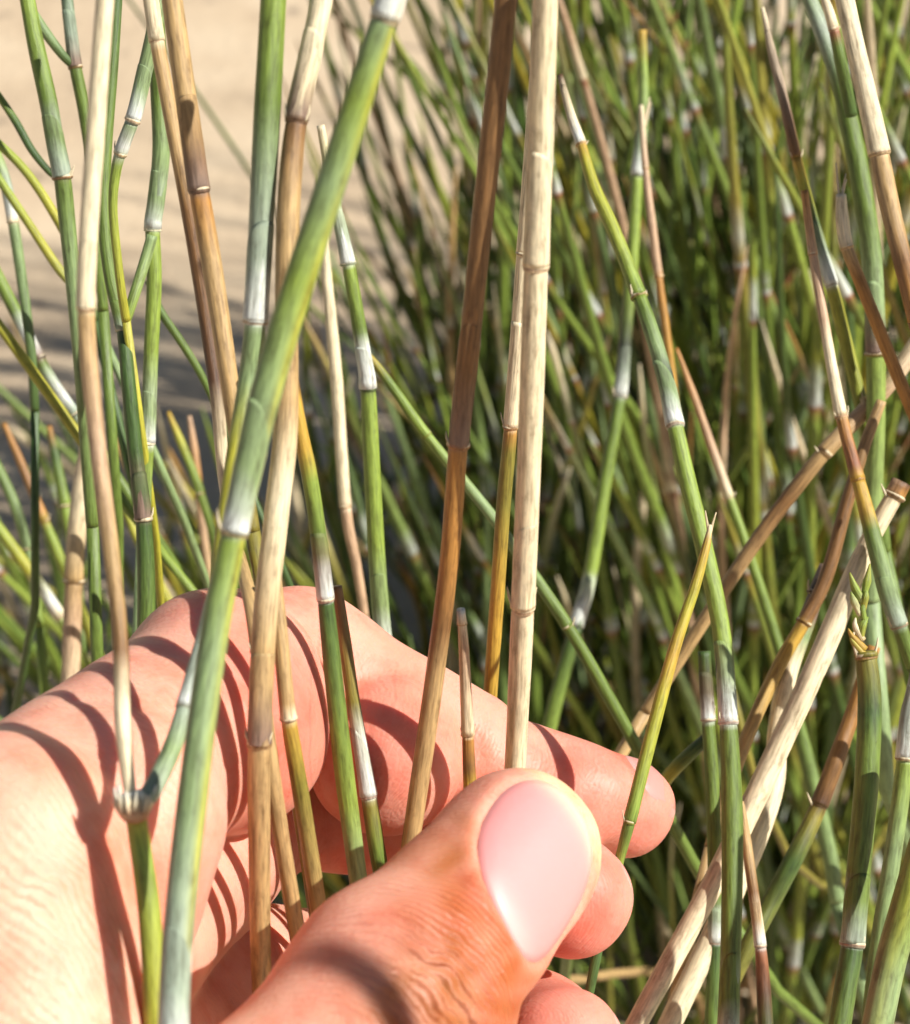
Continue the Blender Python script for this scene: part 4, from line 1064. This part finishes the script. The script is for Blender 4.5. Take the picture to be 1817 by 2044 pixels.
def build_clump():
    rs = np.random.RandomState(5)
    made = 0
    pick = lambda: rs.choice(['green'] * 6 + ['yellow'] * 2 + ['dry'])
    tries = 0
    while made < 270 and tries < 4000:
        tries += 1
        side = 'l' if made % 5 == 0 else 'r'
        if side == 'r':
            by = rs.uniform(0.36, 0.58); bx = rs.uniform(-0.02, 0.24)
            h = rs.uniform(0.14, 0.33) if by > 0.45 else rs.uniform(0.08, 0.2)
            if made % 3 == 1: by = rs.uniform(0.34, 0.44); bx = rs.uniform(0.05, 0.19); h = rs.uniform(0.18, 0.32); lx = rs.normal(-0.10, 0.24); ly = rs.normal(0.03, 0.10); r0 = rs.uniform(0.0008, 0.0013)
        else:
            by = rs.uniform(0.34, 0.58); bx = rs.uniform(-0.13, 0.03)
            h = rs.uniform(0.08, 0.17) if by > 0.44 else rs.uniform(0.11, 0.19); lx = rs.normal(-0.35, 0.22); ly = rs.normal(-0.05, 0.12); r0 = rs.uniform(0.0009, 0.0013)
        kind = pick()
        C, R, cols = clump_stem(rs, bx, by, h, lx, ly, r0, kind, rs.normal(0, 0.12))
        px, py, d = project(C)
        if not allowed(C): continue
        vis = (px > 0) & (px < 1817) & (py > 0) & (py < 2044)
        if vis.sum() < 5: continue
        SEED[0] += 1
        v_, f_, cc, uv = tube(C, R, cols, 8, None, rough=0.03, seed=SEED[0])
        base = np.array((bx, by, 0.0))
        o = link("clump_stem", make_mesh("clump_stem", v_ - base, f_, M_STEM, cc, uv)); o.location = base
        lb, gr = GROUPS[(kind, side)]
        if side == 'r':
            mx_ = float(np.median(px[vis])); dx = float(px[vis][0] - px[vis][-1]); dy = float(py[vis][-1] - py[vis][0]) + 1e-6
            ang = math.degrees(math.atan2(dx, dy))
            lean = "leaning left" if ang < -9 else ("leaning right" if ang > 5 else "standing upright")
            where = next(t_ for lim, t_ in WHERE if mx_ < lim)
            wide = 2 * r0 / float(np.median(d[vis])) * FPX
            lb = "%s blurred %s stem %s, %s" % ("fine" if wide < 15 else "slim" if wide < 21 else "broader", {'green': 'green', 'dry': 'straw coloured', 'yellow': 'yellow green'}[kind], lean, where)
        else:
            mx_ = float(np.median(px[vis])); ang = float(px[vis][0] - px[vis][-1])
            lb = "short %s shoot %s, %s" % ({'green': 'green', 'dry': 'withered', 'yellow': 'yellow green'}[kind], "leaning left" if ang < -40 else "nearly upright" if ang < 60 else "leaning right",
                 next(t_ for lim, t_ in ((110, "in the shade by the left edge"), (230, "in the shade behind the beige stem"), (330, "above the big knuckle"), (480, "behind the thick grey green stem"), (9999, "above the index finger")) if mx_ < lim))
        tag(o, lb, "stem", gr)
        made += 1
    # the rest of the clump, past counting: with unseen stems added past the right edge for shade, plus fine side shoots
    VS, FS, CS, US = [], [], [], []
    n0 = 0; cnt = 0; tries = 0
    while cnt < 1400 and tries < 11000:
        tries += 1
        sort = cnt % 10
        if sort == 0:                                   # unseen tall stems beyond the right edge, added to shade the ground
            by = rs.uniform(0.55, 0.635); bx = rs.uniform(0.18, 0.42); h = rs.uniform(0.38, 0.6)
        elif sort == 1:                                 # the clump goes on unseen beyond the right edge, added for its shade
            by = rs.uniform(0.38, 0.6); bx = rs.uniform(0.19, 0.4); h = rs.uniform(0.2, 0.36)
        elif sort < 4:                                    # fine stems along its far side
            by = rs.uniform(0.40, 0.645); bx = rs.uniform(0.0, 0.14); h = rs.uniform(0.1, 0.25); by = rs.uniform(0.53, 0.63)
        elif sort == 4:                                 # low growth between the stems
            by = rs.uniform(0.35, 0.62); bx = rs.uniform(-0.14, 0.2); h = rs.uniform(0.04, 0.13)
        elif sort == 5:                                 # low growth along the near side
            by = rs.uniform(0.34, 0.45); bx = rs.uniform(0.0, 0.2); h = rs.uniform(0.05, 0.14)
        else:
            by = rs.uniform(0.40, 0.56); bx = rs.uniform(0.0, 0.25); h = rs.uniform(0.08, 0.26)
        lx = rs.normal(-0.08, 0.3) if sort else rs.normal(0.0, 0.1); ly = rs.normal(0.0, 0.12)
        C, R, cols = clump_stem(rs, bx, by, h, lx, ly, rs.uniform(0.0005, 0.0009) if sort > 4 else rs.uniform(0.0008, 0.0013), rs.choice(['green'] * 9 + ['yellow'] * 2 + ['dry']), rs.normal(0, 0.15))
        if not allowed(C): continue
        v_, f_, cc, uv = tube(C[::2] if len(C) > 40 else C, R[::2] if len(C) > 40 else R, cols[::2] if len(C) > 40 else cols, 6, None, seed=cnt)
        VS.append(v_); CS.append(cc); US.append(uv)
        FS += [tuple(i + n0 for i in q) for q in f_]
        n0 += len(v_); cnt += 1
    # an unseen stem added just outside the frame to throw shade on the thumb
    for (tx, ty, tt, vx) in ((650, 1925, .112, .03),):
        A = P(tx, ty, .192) + tt * SUN
        v = vx * RIGHT + 0.96 * UP - 0.22 * FWD; v /= np.linalg.norm(v)
        t = np.linspace(0.010, -A[2] / v[2], 30)[:, None]
        C = A + t * v
        if np.any((lambda a, b_, c_: (a < 1850) & (b_ > -50) & (b_ < 2100))(*project(C))): print("in frame", tx, ty)
        v_, f_, cc, uv = tube(C, np.full(30, 0.0011), np.repeat(PAL['G'][None], 30, 0), 8, None, seed=tx)
        VS.append(v_); CS.append(cc); US.append(uv)
        FS += [tuple(i + n0 for i in q) for q in f_]; n0 += len(v_)
    o = link("grass", make_mesh("grass", np.vstack(VS), FS, M_STEM, np.vstack(CS), np.vstack(US)))
    tag(o, "mass of fine crossing grass stems filling the clump behind", "grass", kind="stuff")


build_clump()
